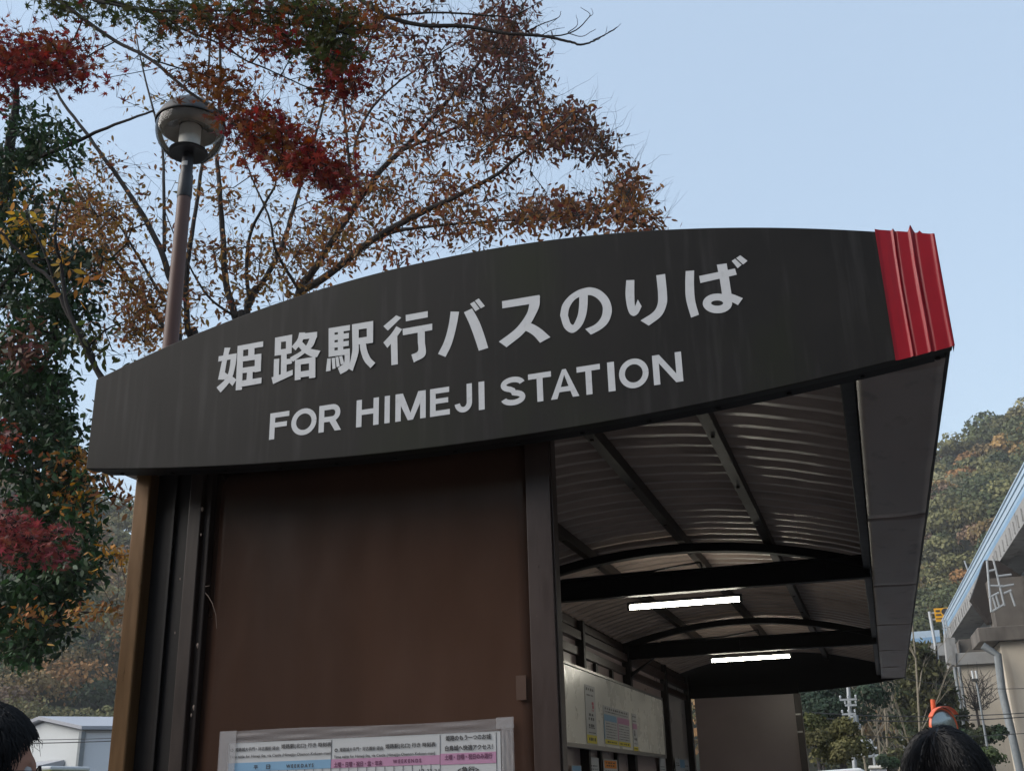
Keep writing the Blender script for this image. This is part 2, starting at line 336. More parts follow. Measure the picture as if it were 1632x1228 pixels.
# the cut-vinyl characters, stroke by stroke: ('p', outline) or ('b', one edge, other edge)
GL = [
 (335, 540, 12.92, [('b', [(300,183),(270,345),(165,838)], [(420,180),(350,440),(280,838)]), ('b', [(300,685),(380,740),(460,775),(545,840)], [(230,780),(310,850),(400,905),(462,970)]),
  ('p', [(180,360),(550,297),(545,400),(170,468)]), ('b', [(425,420),(410,560),(370,730),(300,850),(135,1000)], [(545,400),(520,560),(470,760),(390,910),(218,1105)]),
  ('p', [(570,148),(690,130),(660,1045),(530,1060)]), ('p', [(570,148),(1098,50),(1096,162),(575,250)]), ('p', [(792,200),(918,185),(915,350),(787,360)]), ('p', [(660,367),(1060,303),(1058,412),(660,470)]),
  ('p', [(925,330),(1060,303),(1048,668),(922,690)]), ('p', [(660,600),(1052,540),(1050,668),(660,707)]), ('p', [(768,680),(882,670),(878,850),(752,860)]), ('p', [(640,863),(1065,798),(1062,915),(640,990)])]),
 (425, 515, 11.7, [('p', [(160,272),(275,255),(265,595),(152,610)]), ('p', [(160,272),(480,212),(477,325),(165,362)]), ('p', [(365,240),(480,212),(468,560),(362,580)]), ('p', [(160,505),(470,460),(468,560),(152,610)]),
  ('p', [(275,560),(378,550),(375,930),(268,965)]), ('p', [(360,670),(470,662),(475,752),(360,777)]), ('p', [(142,672),(240,662),(232,985),(132,1010)]), ('p', [(95,1012),(265,955),(490,868),(492,965),(125,1135)]),
  ('b', [(615,178),(575,310),(470,440)], [(725,175),(670,345),(545,508)]), ('p', [(640,200),(948,162),(945,272),(650,308)]), ('b', [(810,280),(745,415),(650,520),(440,645)], [(948,165),(920,310),(830,470),(495,722)]),
  ('b', [(665,345),(745,425),(840,482),(1010,515)], [(600,440),(700,545),(840,625),(945,635)]), ('p', [(535,690),(645,670),(640,1050),(530,1068)]), ('p', [(535,690),(915,625),(915,735),(540,788)]), ('p', [(798,650),(915,630),(915,1015),(797,1030)]), ('p', [(600,912),(915,860),(915,975),(600,1020)])]),
 (510, 500, 12.28, [('p', [(172,285),(288,265),(285,825),(172,845)]), ('p', [(172,285),(590,218),(588,325),(175,385)]), ('p', [(355,330),(468,310),(455,770),(352,780)]), ('p', [(180,428),(570,375),(568,480),(180,532)]),
  ('p', [(180,578),(568,527),(566,628),(180,680)]), ('p', [(175,735),(588,680),(588,790),(172,845)]), ('b', [(480,760),(488,860),(470,970),(355,1065)], [(588,690),(588,880),(565,1080),(405,1185)]),
  ('p', [(148,880),(215,872),(212,1115),(122,1130)]), ('p', [(232,870),(298,862),(308,1072),(250,1082)]), ('p', [(308,850),(365,842),(392,1030),(332,1045)]), ('p', [(380,835),(440,825),(480,975),(415,1000)]),
  ('b', [(632,212),(638,520),(635,750),(565,1075)], [(765,200),(762,560),(755,780),(645,1122)]), ('p', [(632,212),(1048,143),(1045,272),(640,328)]), ('p', [(922,170),(1048,143),(1045,570),(925,590)]), ('p', [(690,490),(1045,433),(1045,570),(690,615)]),
  ('b', [(785,560),(800,720),(870,920),(995,1065)], [(905,560),(925,700),(990,860),(1090,965)])]),
 (600, 485, 11.7, [('p', [(370,205),(465,248),(215,490),(132,408)]), ('b', [(375,410),(270,560),(132,712)], [(480,465),(390,595),(205,812)]), ('p', [(268,600),(390,560),(402,1115),(282,1135)]),
  ('p', [(548,200),(960,127),(960,243),(552,318)]), ('p', [(490,458),(1043,360),(1043,480),(498,578)]), ('b', [(772,520),(775,700),(778,870),(655,940)], [(905,500),(908,700),(912,950),(700,1085)])]),
 (690, 460, 8.16, [('b', [(232,298),(205,480),(150,680),(68,848)], [(342,300),(305,500),(245,720),(165,888)]), ('b', [(405,308),(480,470),(550,660),(598,808)], [(510,258),(600,420),(665,590),(720,770)]),
  ('p', [(485,198),(538,168),(608,262),(555,295)]), ('p', [(548,158),(598,128),(678,228),(625,258)]),
  ('p', [(900,165),(1385,83),(1392,100),(1388,182),(905,258)]), ('b', [(1258,190),(1220,330),(1080,520),(860,690)], [(1395,100),(1370,270),(1200,560),(960,762)]), ('b', [(1180,460),(1280,455),(1400,520),(1530,632)], [(1150,545),(1215,552),(1310,610),(1395,705)])]),
 (880, 400, 8.16, [('b', [(353,560),(352,700),(335,830),(290,940),(265,960),(235,930),(208,840)], [(465,560),(460,720),(435,860),(375,985),(265,1065),(160,1000),(105,840)]),
  ('b', [(209,850),(208,830),(225,740),(280,650),(350,600),(430,578),(510,577),(590,620),(645,690),(660,770),(635,870),(560,955),(432,1015)], [(106,850),(107,825),(135,700),(220,590),(330,515),(420,484),(510,474),(630,515),(735,620),(778,770),(735,920),(640,1015),(505,1088)]),
  ('b', [(965,382),(955,560),(975,720),(1010,815),(1065,845),(1120,810),(1165,720)], [(1070,378),(1070,560),(1074,680),(1078,712),(1082,714),(1092,690),(1115,632)]),
  ('b', [(1355,318),(1378,560),(1370,700),(1310,800),(1150,905)], [(1470,300),(1495,560),(1488,700),(1420,845),(1258,972)])]),
 (1080, 395, 10.23, [('b', [(132,380),(125,600),(140,850),(220,1138)], [(270,370),(268,600),(285,850),(348,1090)]), ('p', [(352,460),(935,338),(965,440),(372,575)]), ('b', [(640,278),(690,530),(735,830)], [(800,255),(840,500),(890,830)]),
  ('b', [(645+98*math.cos(t), 902+43*math.sin(t)) for t in np.linspace(0, 6.2832, 40)], [(650+239*math.cos(t), 907+161*math.sin(t)) for t in np.linspace(0, 6.2832, 40)]), ('b', [(740,745),(880,752),(1065,822)], [(740,860),(880,885),(985,935)]),
  ('p', [(882,215),(938,180),(1045,280),(980,335)]), ('p', [(955,170),(1022,125),(1140,215),(1070,275)])])]
def smooth2(P, n):
    P = np.array(P, float)
    if len(P) > 30: return P
    P = np.vstack([2*P[0]-P[1], P, 2*P[-1]-P[-2]]); out = []
    for i in range(1, len(P)-2):
        for t in np.linspace(0, 1, n, endpoint=False):
            a, b, c, d = P[i-1:i+3]; out.append(.5*(2*b+(c-a)*t+(2*a-5*b+4*c-d)*t*t+(3*b-3*c+d-a)*t**3))
    return np.array(out+[P[-2]])
mb = MB()
for ox, oy, sc_, shapes in GL:
    def q(p, d): x, z = W(ox+p[0]/sc_, oy+p[1]/sc_); return (x, D-.0012-d, z)
    for k, sh_ in enumerate(shapes):
        d = k*.00013
        if sh_[0] == 'p': mb.add([q(p, d) for p in sh_[1]][::-1], [tuple(range(len(sh_[1])))])
        else:
            A, B = smooth2(sh_[1], 7), smooth2(sh_[2], 7); n_ = len(A)
            mb.add([q(p, d) for p in A]+[q(p, d) for p in B], [(i, i+1, n_+i+1, n_+i) for i in range(n_-1)])
mb.build('lettering', M['letter'], sb)
def xpx(px): return atY(px, 700.8-.1417*(px-430)-22, D)[0]
EN = [('F', *[r6(v, 0)[0] for v in (333, 425)]), ('O', *[r6(v, 0)[0] for v in (436, 559)]), ('R', *[r6(v, 0)[0] for v in (570, 676)]),
      ('H', *[r6(v, 0)[0] for v in (750, 858)]), ('I', *[r6(v, 0)[0] for v in (886, 911)]), ('M', *[r6(v, 0)[0] for v in (938, 1084)]),
      ('E', *[r6(v, 0)[0] for v in (1105, 1200)]), ('J', *[r6(v, 0)[0] for v in (1222, 1308)]), ('I', *[r6(v, 0)[0] for v in (1339, 1367)]),
      ('S', 799, 836.5), ('T', 842.4, 879), ('A', 877.5, 922.5), ('T', 920, 957.3), ('I', 969, 980), ('O', 986.6, 1034.2), ('N', 1041, 1087.5)]
mb = MB()
for ie, (ch, a, c) in enumerate(EN):
    x0, x1 = xpx(a), xpx(c)
    def fn(u, v, d, x0=x0, x1=x1):
        x = x0+(x1-x0)*u; s = (x+1.9)/1.45; zb = 2.7815+.0115*s; zt = 2.8785+.0145*s
        return (x, D-.0012-d, zb+(zt-zb)*v)
    letter(mb, ch, fn, (x1-x0)/.0985)
    if ie in (2, 8, 15): mb.build('lettering', M['letter'], sb); mb = MB()
# red end cover: creased film over the last stretch of the board
mb = MB(); n = 44; x0, x1 = .180, XR+.004
def crease(u):
    z = 0
    for c, wd, a in ((.0, .04, .003), (.30, .022, .005), (.34, .02, -.003), (.60, .03, .006), (.66, .025, -.003), (.97, .04, .004)):
        z += a*math.exp(-((u-c)/wd)**2)
    return z
def redfn(u, v):
    x = x0+(x1-x0)*u; zb, zt = botZ(x)-.004, topZ(x)+.004
    zt += .024*max(0, 1-abs(u-.62)/.06)+.006*max(0, 1-abs(u-.32)/.03)+.008*max(0, 1-abs(u-.76)/.04)
    wob = .25*math.sin(v*5+u*9)
    return (x+.004*math.sin(v*6)*u*(1-u), D-.005-crease(u+.012*math.sin(v*4))*(1+wob*.5), zb+(zt-zb)*v)
mb.grid(redfn, n*2, 24)
k = len(mb.v)
mb.grid(lambda u, v: (x1-.001, D-.004+u*.052, botZ(x1)-.004+(topZ(x1)-botZ(x1)+.008)*v), 2, 4)
mb.build('end_cover', M['red'], sb, smooth=True)
board_slab(YE, YE+.045, XL, XR).build('rear_board', M['beam'], sh, bevel=.003)
# angle frame behind the board's lower edge
def curve_bar(y0, y1, f0, f1, x0, x1, n=40):
    m = MB(); xs = np.linspace(x0, x1, n+1)
    for x in xs: m.v += [(x, y0, f0(x)), (x, y0, f1(x)), (x, y1, f1(x)), (x, y1, f0(x))]
    for i in range(n):
        a, c = 4*i, 4*i+4
        m.f += [(a, c, c+1, a+1), (a+1, c+1, c+2, a+2), (a+2, c+2, c+3, a+3), (a+3, c+3, c, a)]
    m.f += [(0, 1, 2, 3), (4*n+3, 4*n+2, 4*n+1, 4*n)]
    return m
m = curve_bar(D+.046, D+.11, lambda x: botZ(x)+.004, lambda x: botZ(x)+.012, XL+.02, XR-.02)
for x in np.arange(XL+.1, XR, .22): m.lathe([(0, -.006), (.008, -.006), (.008, 0)], (x, D+.08, botZ(x)+.004), 8)
m.build('board_frame', M['beam'], sh)
# roof: purlins, ribs, corrugated sheet
def roofZ(x): return 3.165-.135*(x-CX)**2
per, amp = .171, .072; prof = [(0, 0), (.042, 0), (.074, amp), (.120, amp), (.171, 0)]
ys, zs = [], []
y = D+.06
while y < YE-.02:
    for a, c in prof[:-1]:
        if y+a < YE-.01: ys.append(y+a); zs.append(c)
    y += per
ys = np.array(ys); zs = np.array(zs); xs = np.linspace(-2.62, .31, 49)
for lay, nm in ((0, 'roof_sheet'),):
    X, Y = np.meshgrid(xs, ys); Z = roofZ(X)+zs[:, None]+.0012*np.sin(X*9+Y*2.3)+.001*np.sin(X*23+Y*5)
    V = np.stack([X, Y, Z], -1).reshape(-1, 3); nx, ny = len(xs), len(ys)
    V2 = V+np.array([0, 0, .004]); I = np.arange(nx*ny).reshape(ny, nx)
    q = np.stack([I[:-1, :-1], I[:-1, 1:], I[1:, 1:], I[1:, :-1]], -1).reshape(-1, 4)
    me = arr_mesh('roof_sheet', np.vstack([V, V2]), np.vstack([q[:, ::-1], q+nx*ny]))
    me.polygons.foreach_set('use_smooth', np.ones(len(me.polygons), bool)); me.set_sharp_from_angle(angle=R_(25))
    link('roof_sheet', me, M['roof'], sh)
for dx in (-1.19, -.55, .085, .625):
    x = CX+dx; z = roofZ(x)
    m = MB().box(x-.024, x+.024, D+.12, YE-.02, z-.07, z-.0635)           # lower flange
    m.box(x+.018, x+.024, D+.12, YE-.02, z-.063, z-.004)                   # web
    m.box(x-.024, x+.0175, D+.12, YE-.02, z-.0045, z+.0)
    for yy in np.arange(D+.5, YE, .9): m.lathe([(0, -.077), (.009, -.077), (.009, -.0705)], (x-.004, yy, z), 8)
    m.build('purlin', M['purlin'], sh)
FR = (7.0, 10.5)
for yy in FR:
    curve_bar(yy-.035, yy+.035, lambda x: roofZ(x)-.125, lambda x: roofZ(x)-.0705, -2.4, .03).build('roof_rib', M['beam'], sh)
    m = MB().box(-2.27, .055, yy-.032, yy+.032, 2.786, 2.797).box(-2.27, .055, yy-.006, yy+.006, 2.797, 2.913).box(-2.27, .055, yy-.05, yy+.05, 2.913, 2.924)
    for xx in (-2.1, -1.157, -.2): m.box(xx-.004, xx+.004, yy-.031, yy-.006, 2.7972, 2.9128)
    m.build('tie_beam', M['beam'], sh)
    MB().tube([(-1.9, yy+.02, 2.935), (-1.3, yy+.03, 2.945), (-1.1, yy+.05, 2.97), (-1.0, yy+.2, 3.01), (-.98, yy+.22, 2.93)], .007, 6).build('cable', M['wire'], sh, smooth=True)
# eaves
for sx, xo, xi in ((1, XR-.004, .065), (-1, XL+.004, -2.38)):
    xa, xb = min(xo, xi), max(xo, xi)
    MB().box(*((xo-.012, xo) if sx > 0 else (xo, xo+.012)), D+.046, YE-.001, 2.795, 3.15).build('fascia', M['postd'], sh, bevel=.002)
    seams = [D+.09, 5.39, 7.36, 9.26, 11.1, 12.73, YE-.003]
    for a, c in zip(seams[:-1], seams[1:]):
        m = MB(); ph = random.random()*6
        def sf(u, v, a=a, c=c, ph=ph):
            e = (2*u-1) if sx > 0 else (1-2*u)
            wob = .0035*math.sin(v*7+ph)*math.sin(u*5+ph)+.0045*max(0, e-.5)*2*math.sin(v*23+ph*3)*math.sin(v*9+ph)
            return (xa+.001+(xb-xa-.014)*u if sx > 0 else xa+.013+(xb-xa-.014)*u, a+.004+(c-a-.008)*v, 2.79+wob)
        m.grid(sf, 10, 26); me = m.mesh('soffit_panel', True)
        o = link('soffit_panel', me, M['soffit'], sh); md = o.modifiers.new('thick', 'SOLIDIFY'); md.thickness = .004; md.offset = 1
    MB().box(*((.018, .064) if sx > 0 else (-2.379, -2.335)), D+.12, YE-.001, 2.83, 2.985).build('eave_beam', M['postd'], sh, bevel=.003)
    for a in seams[1:-1]: MB().box(xa+.003, xb-.014, a-.012, a+.012, 2.7965, 2.7995).build('joint_strip', M['beam'], sh)
# front columns and wall
YC = 3.40
def col_x(x): return x*YC/3.296
ZT = 2.79
MB().box(-2.590, -2.522, YC, YC+.19, 0, ZT).build('column_edge', M['edge_glow'], sh, bevel=.006)
m = MB().box(-2.5215, -2.345, YC+.05, YC+.06, 0, ZT).box(-2.44, -2.428, YC+.035, YC+.0497, 0, ZT); m.build('column_web', M['postd'], sh, bevel=.002)
m = MB().box(-2.3445, -2.29, YC+.0, YC+.19, 0, ZT).box(-2.2895, -2.262, YC+.02, YC+.06, 0, ZT); m.build('column', M['postl'], sh, bevel=.004)
m = MB().box(-1.033, -.949, YC, YC+.085, 0, ZT).box(-.9485, -.944, YC+.012, YC+.07, 0, ZT)
for zz, xx in ((2.66, -1.01), (2.66, -.975), (2.62, -1.02), (2.61, -.985), (2.635, -.965), (2.3, -1.0), (2.05, -.96)): m.add([(xx+.004*math.cos(t), YC-.002, zz+.004*math.sin(t)) for t in np.linspace(0, 5.5, 8)], [tuple(range(8))])
m.build('column', M['post'], sh, bevel=.004)
def sheetp(name, x0, x1, y, z0, z1, mt, amp=.004, ph=0):
    m = MB(); m.grid(lambda u, v: (x0+(x1-x0)*u, y+amp*math.sin(u*4.2+ph)*math.sin(v*7+ph*2), z0+(z1-z0)*v), 24, 40)
    o = link(name, m.mesh(name, True), mt, sh); md = o.modifiers.new('thick', 'SOLIDIFY'); md.thickness = .012; md.offset = -1; return o
wall = sheetp('wall_panel', -2.2615, -1.0335, YC+.045, .05, ZT-.02, M['panel'], .005, 1.0)
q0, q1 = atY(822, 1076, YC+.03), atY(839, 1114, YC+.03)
MB().box(q0[0], min(q1[0], -1.036), YC+.030, YC+.0345, q1[2], q0[2]).build('brown_patch', M['patch'], sh)  # small lighter brown rectangle set on the wall panel
MB().box(-2.2615, -1.0335, YC+.03, YC+.075, 0, .049).build('sill', M['post'], sh, bevel=.003)
MB().box(-2.2615, -1.0335, YC+.03, YC+.075, ZT-.019, ZT+.06).build('head_rail', M['beam'], sh, bevel=.003)
# left long wall
XW = -2.27
posts = [(7.0, .1), (8.75, .06), (10.5, .1), (12.4, .07), (13.95, .1)]
for yy, wd in posts: MB().box(XW-.03, XW+.07, yy-wd/2, yy+wd/2, 0, 2.92).build('column', M['postd'], sh, bevel=.004)
for z0, z1, d_ in ((2.64, 2.71, .03), (2.76, 2.83, .055), (2.86, 2.92, .02), (1.2, 1.26, .03)):
    prev = YC+.19
    for yy, wd in posts:
        MB().box(XW-.02, XW+d_, prev+.002, yy-wd/2-.002, z0, z1).build('rail', M['post'], sh, bevel=.003); prev = yy+wd/2
prev = YC+.2
for i, (yy, wd) in enumerate(posts):
    MB().box(XW-.012, XW-.002, prev+.002, yy-wd/2-.002, .1, 2.85).build('wall_panel', M['panel_lt'] if i == 4 else M['panel_in'], sh); prev = yy+wd/2
for yy in (7.6, 8.2, 9.3, 9.9): MB().box(XW+.0, XW+.03, yy-.03, yy+.03, 1.27, 2.635).build('mullion', M['postd'], sh, bevel=.003)
MB().add([(XW+.07, 10.5+s*.02, z) for s in (-1, 1) for z in (2.62, 2.66)]+[(XW+.30, 10.5+s*.02, z) for s in (-1, 1) for z in (2.78, 2.785)],
         [(0, 1, 5, 4), (2, 6, 7, 3), (0, 4, 6, 2), (1, 3, 7, 5), (0, 2, 3, 1), (4, 5, 7, 6)]).build('brace', M['postd'], sh)
# far end wall
MB().box(-2.16, -.965, 14.0, 14.012, .1, 2.66).build('wall_panel', M['panel_in'], sh)
MB().box(-2.2, -.90, 13.97, 14.05, 2.662, 2.79).build('head_rail', M['beam'], sh, bevel=.003)
m = MB().box(-.963, -.885, 13.95, 14.04, 0, 2.66); m.build('column', M['post'], sh, bevel=.004)
for zz in (2.22, 2.42): MB().box(-.964, -.90, 13.944, 13.9495, zz-.01, zz+.01).build('clip', M['alu'], sh)

# fluorescent lamps under the tie beams
def lamp(xm, y, label):
    t = thing('fluorescent_lamp', label, 'lamp', (xm, y, 2.72), 'fluorescent lamps under the shelter roof')
    m = MB().tube([(xm-.36, y, 2.752), (xm+.36, y, 2.752)], .0145, 14); m.build('tube', M['tube'], t, smooth=True)
    m = MB().box(xm-.38, xm+.38, y-.018, y+.018, 2.768, 2.785).box(xm-.378, xm-.362, y-.022, y+.022, 2.732, 2.7675).box(xm+.362, xm+.378, y-.022, y+.022, 2.732, 2.7675)
    m.build('fixture', M['fix'], t, bevel=.002)
lamp(-1.13, 7.22, 'nearer and larger looking lit fluorescent lamp under the first tie beam')
lamp(-1.095, 10.72, 'farther lit fluorescent lamp, small and low, under the second tie beam')

# white notice board with sheets
BX = -2.17
nb = thing('notice_board', 'wide white notice board fixed high on the side wall inside the shelter', 'notice board', (XW, 9.7, 1.93))
zb0, zb1, yb0, yb1 = 1.955, 2.50, 7.55, 11.80
MB().box(XW+.071, BX, yb0, yb1, zb0, zb1).build('panel', M['board'], nb)
m = MB().box(XW+.071, BX+.012, yb0, yb1, zb1+.001, zb1+.022).box(XW+.071, BX+.012, yb0, yb1, zb0-.035, zb0-.001).box(XW+.071, BX+.012, yb1+.001, yb1+.018, zb0-.035, zb1+.022)
m.build('frame', M['alu'], nb, bevel=.002)
def WX(px, py, X=BX): v = atX(px, py, X); return v[1], v[2]
def c8(x, y): return 890+x/6.533, 1040+y/6.533
def notice(name, label, corners, X, parts, cat='notice', group=None):
    (y0, za0), (y1, za1) = [WX(*c, X) for c in corners]     # top-left px, bottom-right px
    t = thing(name, label, cat, (X, (y0+y1)/2, min(za0, za1)), group)
    x = X+.003
    MB().box(x, x+.001, y0, y1, za1, za0).build('sheet', M['paper'], t)
    for nm, (u0, v0, u1, v1), mt in parts:
        MB().box(x+.0012, x+.0018, y0+(y1-y0)*u0, y0+(y1-y0)*u1, za0+(za1-za0)*v1, za0+(za1-za0)*v0).build(nm, M[mt], t)
    return t, (y0, y1, za0, za1), x
def marks(t, rect, x, rows, name='print', mt='ink'):
    y0, y1, z1, z0 = rect; m = MB()
    for (v, h, u0, u1, n) in rows:
        for k in range(n):
            a = u0+(u1-u0)*k/n; b_ = a+(u1-u0)/n*(.45+.4*random.random())
            zz = z1+(z0-z1)*v; hh = (z1-z0)*h*(.75+.35*random.random())
            m.box(x+.0019, x+.0022, y0+(y1-y0)*a, y0+(y1-y0)*b_, zz-hh/2, zz+hh/2)
    m.build(name, M[mt], t)
t, rc_, x = notice('notice', 'tall narrow white notice with a yellow foot at the left of the white board', (c8(265, 320), c8(402, 960)), BX, [('yellow_band', (.03, .84, .97, .98), 'yellow')])
marks(t, rc_, x, [(.07, .045, .12, .9, 4), (.17, .03, .15, .85, 5), (.5, .05, .3, .8, 2), (.57, .05, .25, .85, 3), (.68, .05, .25, .85, 3), (.72, .02, .25, .85, 3), (.80, .02, .2, .9, 6), (.91, .05, .2, .9, 5)])
marks(t, rc_, x, [(.30, .06, .62, .85, 1), (.36, .06, .66, .9, 1), (.42, .03, .6, .85, 2)], 'red_print', 'inkred')
t, rc_, x = notice('notice', 'white timetable notice with blue and pink headings in the middle of the white board', (c8(458, 540), c8(750, 985)), BX,
    [('blue_band', (.02, .22, .48, .39), 'blue'), ('pink_band', (.51, .22, .99, .39), 'pink'), ('yellow_band', (.02, .87, .48, .985), 'yellow'), ('yellow_band', (.51, .87, .99, .985), 'yellow'), ('blue_edge', (.0, .39, .03, .86), 'blue'), ('pink_edge', (.505, .39, .535, .86), 'pink')])
marks(t, rc_, x, [(.07, .05, .06, .95, 12), (.15, .03, .06, .95, 18)]+[(v, .02, a, b_, 7) for v in (.45, .53, .6, .67, .74, .81) for a, b_ in ((.08, .46), (.56, .97))]+[(.93, .04, .1, .45, 5), (.93, .04, .58, .95, 5)])
t, rc_, x = notice('notice', 'small narrow white notice with a pink heading at the right of the white board', (c8(757, 625), c8(830, 1025)), BX, [('pink_band', (.03, .27, .97, .41), 'pink'), ('yellow_band', (.03, .88, .97, .985), 'yellow')])
marks(t, rc_, x, [(.08, .04, .1, .9, 5), (.2, .03, .1, .9, 6), (.48, .07, .35, .7, 1), (.56, .07, .3, .75, 1), (.68, .06, .3, .85, 2), (.8, .03, .2, .9, 4), (.93, .04, .15, .85, 4)])
XN = XW+.034
t, rc_, x = notice('notice', 'bright orange headed notice below the white board inside the shelter', (c8(462, 1100), c8(618, 1330)), XN, [('orange_band', (.06, .06, .94, .42), 'orangep')])
marks(t, rc_, x, [(.17, .06, .15, .85, 4), (.3, .06, .2, .8, 4), (.55, .05, .1, .9, 5), (.7, .05, .1, .9, 5)])
t, rc_, x = notice('notice', 'plain white notice left of the orange notice below the white board', (c8(300, 1080), c8(425, 1330)), XN, [])
marks(t, rc_, x, [(.36, .05, .1, .9, 5), (.5, .05, .1, .9, 5), (.65, .05, .1, .9, 5)])
t, rc_, x = notice('notice', 'pale blue headed notice nearest the front column below the white board', (c8(132, 1165), c8(238, 1330)), XN, [('blue_band', (.05, .03, .95, .35), 'blue')])
marks(t, rc_, x, [(.5, .06, .1, .9, 4), (.7, .06, .1, .9, 4)])
t, rc_, x = notice('notice', 'white notice on the dark strip just right of the white board', (c8(1045, 1060), c8(1122, 1330)), XN, [])
marks(t, rc_, x, [(.45, .03, .1, .9, 4), (.55, .03, .1, .9, 4), (.65, .03, .1, .9, 4)])
t, rc_, x = notice('notice', 'blue and white notice low on the pale wall panel near the far corner', (c8(1210, 1095), c8(1368, 1330)), XN, [('blue_band', (.33, .02, .68, .4), 'blue')])
marks(t, rc_, x, [(.2, .05, .05, .3, 2), (.3, .05, .05, .3, 2), (.5, .05, .7, .95, 2), (.3, .05, .7, .95, 2)])

# timetable in a plastic sleeve on the front wall
YP = YC+.035
def PW(px, py): v = atY(px, py, YP); return v[0], v[2]
pa, pb, pc, pd = PW(354, 1166), PW(817, 1144), PW(818, 1190), PW(347, 1228)
tt = thing('timetable', 'white bus timetable sheet with blue and pink heading bands in a taped clear sleeve', 'timetable', ((pa[0]+pb[0])/2, YP, 1.1))
zt = (pa[1]+pb[1])/2; xl, xr = pa[0], pb[0]
pl = PW(364, 1200)[0]; pr = PW(798, 1180)[0]; pz = (PW(362, 1185)[1]+PW(797, 1163)[1])/2; zbm = 1.13
MB().box(pl, pr, YP-.002, YP-.001, zbm, pz).build('sheet', M['paper'], tt)
for x0_, x1_, z0_, z1_ in ((xl, xr, pz+.0005, zt), (xl, pl-.0005, zbm-.03, pz), (pr+.0005, xr, zbm-.03, pz)):
    m = MB(); m.grid(lambda u, v: (x0_+(x1_-x0_)*u, YP-.006+.0015*math.sin(u*17)*math.sin(v*9), z0_+(z1_-z0_)*v+(.003*math.sin(u*7) if v > .95 and z1_ == zt else 0)), 30, 12)
    m.build('sleeve', M['sleeve'], tt, smooth=True)
m = MB(); m.grid(lambda u, v: (pl+(pr-pl)*u, YP-.0062+.0008*math.sin(u*17)*math.sin(v*9), zbm+(pz-zbm)*v), 30, 12); m.build('sleeve_front', M['clear'], tt, smooth=True)
def tz(px, py): return PW(px, py)[1]
dv1, dv2 = PW(529, 1195)[0], PW(702, 1185)[0]; rgt = PW(791, 1180)[0]; lft = PW(366, 1200)[0]
zb_top = (tz(364, 1215.6)+tz(529, 1209))/2; zb_bot = (tz(364, 1228)+tz(529, 1224.6))/2
MB().box(lft, dv1-.001, YP-.0032, YP-.0022, zb_bot, zb_top).build('blue_band', M['blue'], tt)
MB().box(dv1, dv2-.001, YP-.0032, YP-.0022, zb_bot, zb_top).build('pink_band', M['pink'], tt)
zp_bot = tz(745, 1216.5); zp_top = tz(745, 1198.5)
MB().box(dv2+.0005, rgt, YP-.0032, YP-.0022, zp_bot, zp_top).build('pink_band', M['pink'], tt)
m = MB()
yl = (YP-.0035, YP-.0024)
for xx in (lft-.001, dv1-.0006, dv2-.0003, rgt+.0004): m.box(xx-.0006, xx+.0006, *yl, zbm+.02, pz-.004)
for xx in np.linspace(dv1, dv2, 13)[1:-1]: m.box(xx-.0004, xx+.0004, yl[0]-.0001, yl[1], zbm+.02, zb_bot-.0002)
for xx in np.linspace(lft, dv1, 13)[1:-1]: m.box(xx-.0004, xx+.0004, yl[0]-.0001, yl[1], zbm+.02, zb_bot-.0002)
for zz in np.arange(zb_bot-.03, zbm+.02, -.03): m.box(lft, dv2, yl[0]-.0002, yl[1], zz-.0004, zz+.0004)
m.build('ruling', M['ink'], tt)
def trow(mb, txt, x0, x1, z0, z1, bold=0):
    put_text(mb, txt, lambda u, v, d: (x0+(x1-x0)*u, YP-.0042-d, z0+(z1-z0)*v), bold=bold, layers=4)
m = MB()
def row(txt, pxl, pxr, pyl, h, bold=.012, mm=None):
    xa, za = PW(pxl, pyl); xb = PW(pxr, pyl-.047*(pxr-pxl))[0]; trow(mm or m, txt, xa, xb, za, za+h, bold)
for px0 in (368, 534):
    row('◎', px0, px0+5, 1197.5, .011); row('姫路城大手門・好古園前 経由', px0+8, px0+77, 1197, .0125)
    row('姫路駅(北口) 行き 時刻表', px0+81, px0+161, 1193.2, .0165, .018)
    row('Time table for Himeji Sta. via Castle (Himejijo-Otemon-Kokoen-mae)', px0-1, px0+160, 1209, .0115, .012)
row('平', 405, 411.5, 1225.5, .014); row('日', 425, 431, 1224.5, .014); row('W E E K D A Y S', 457, 500.5, 1223, .0115, .03)
row('姫路のもう一つのお城', 711, 783, 1180, .0165, .025); row('白鳥城へ快適アクセス！', 710, 786, 1196, .0165, .025)
row('<急行>', 730, 764, 1232, .021, .025)
for k, tx in enumerate(('12', '33', '31')): row(tx, 669+k*12, 677+k*12, 1231, .012)
m.build('lettering', M['ink'], tt)
m = MB(); row('土曜・日曜・祝日・盆・年末', 533, 610, 1222, .0165, .03, m); row('W E E K E N D S', 627, 672, 1215.5, .0115, .04, m); row('土曜・日曜・祝日のみ運行', 709.5, 785, 1210.5, .0165, .03, m)
m.build('lettering', M['inkp'], tt)
m = MB()
for (px0, py0, px1, py1) in ((354, 1166, 378, 1186), ):
    a_ = PW(px0, py0); b_ = PW(px1, py1); m.box(a_[0]-.003, b_[0], YP-.0092, YP-.0085, zbm, zt+.003)
m.build('tape', M['sleeve'], tt); m = MB()
a_ = PW(792, 1146); m.box(a_[0], xr+.006, YP-.0092, YP-.0085, zt-.03, zt+.004)
m.build('tape', M['sleeve'], tt)
m = MB(); m.grid(lambda u, v: (xr-.035+.041*u, YP-.0098-.003*abs(math.sin(v*31+u*6)), zbm+(zt-zbm-.03)*v), 8, 60); m.build('tape', M['sleeve'], tt, smooth=True)
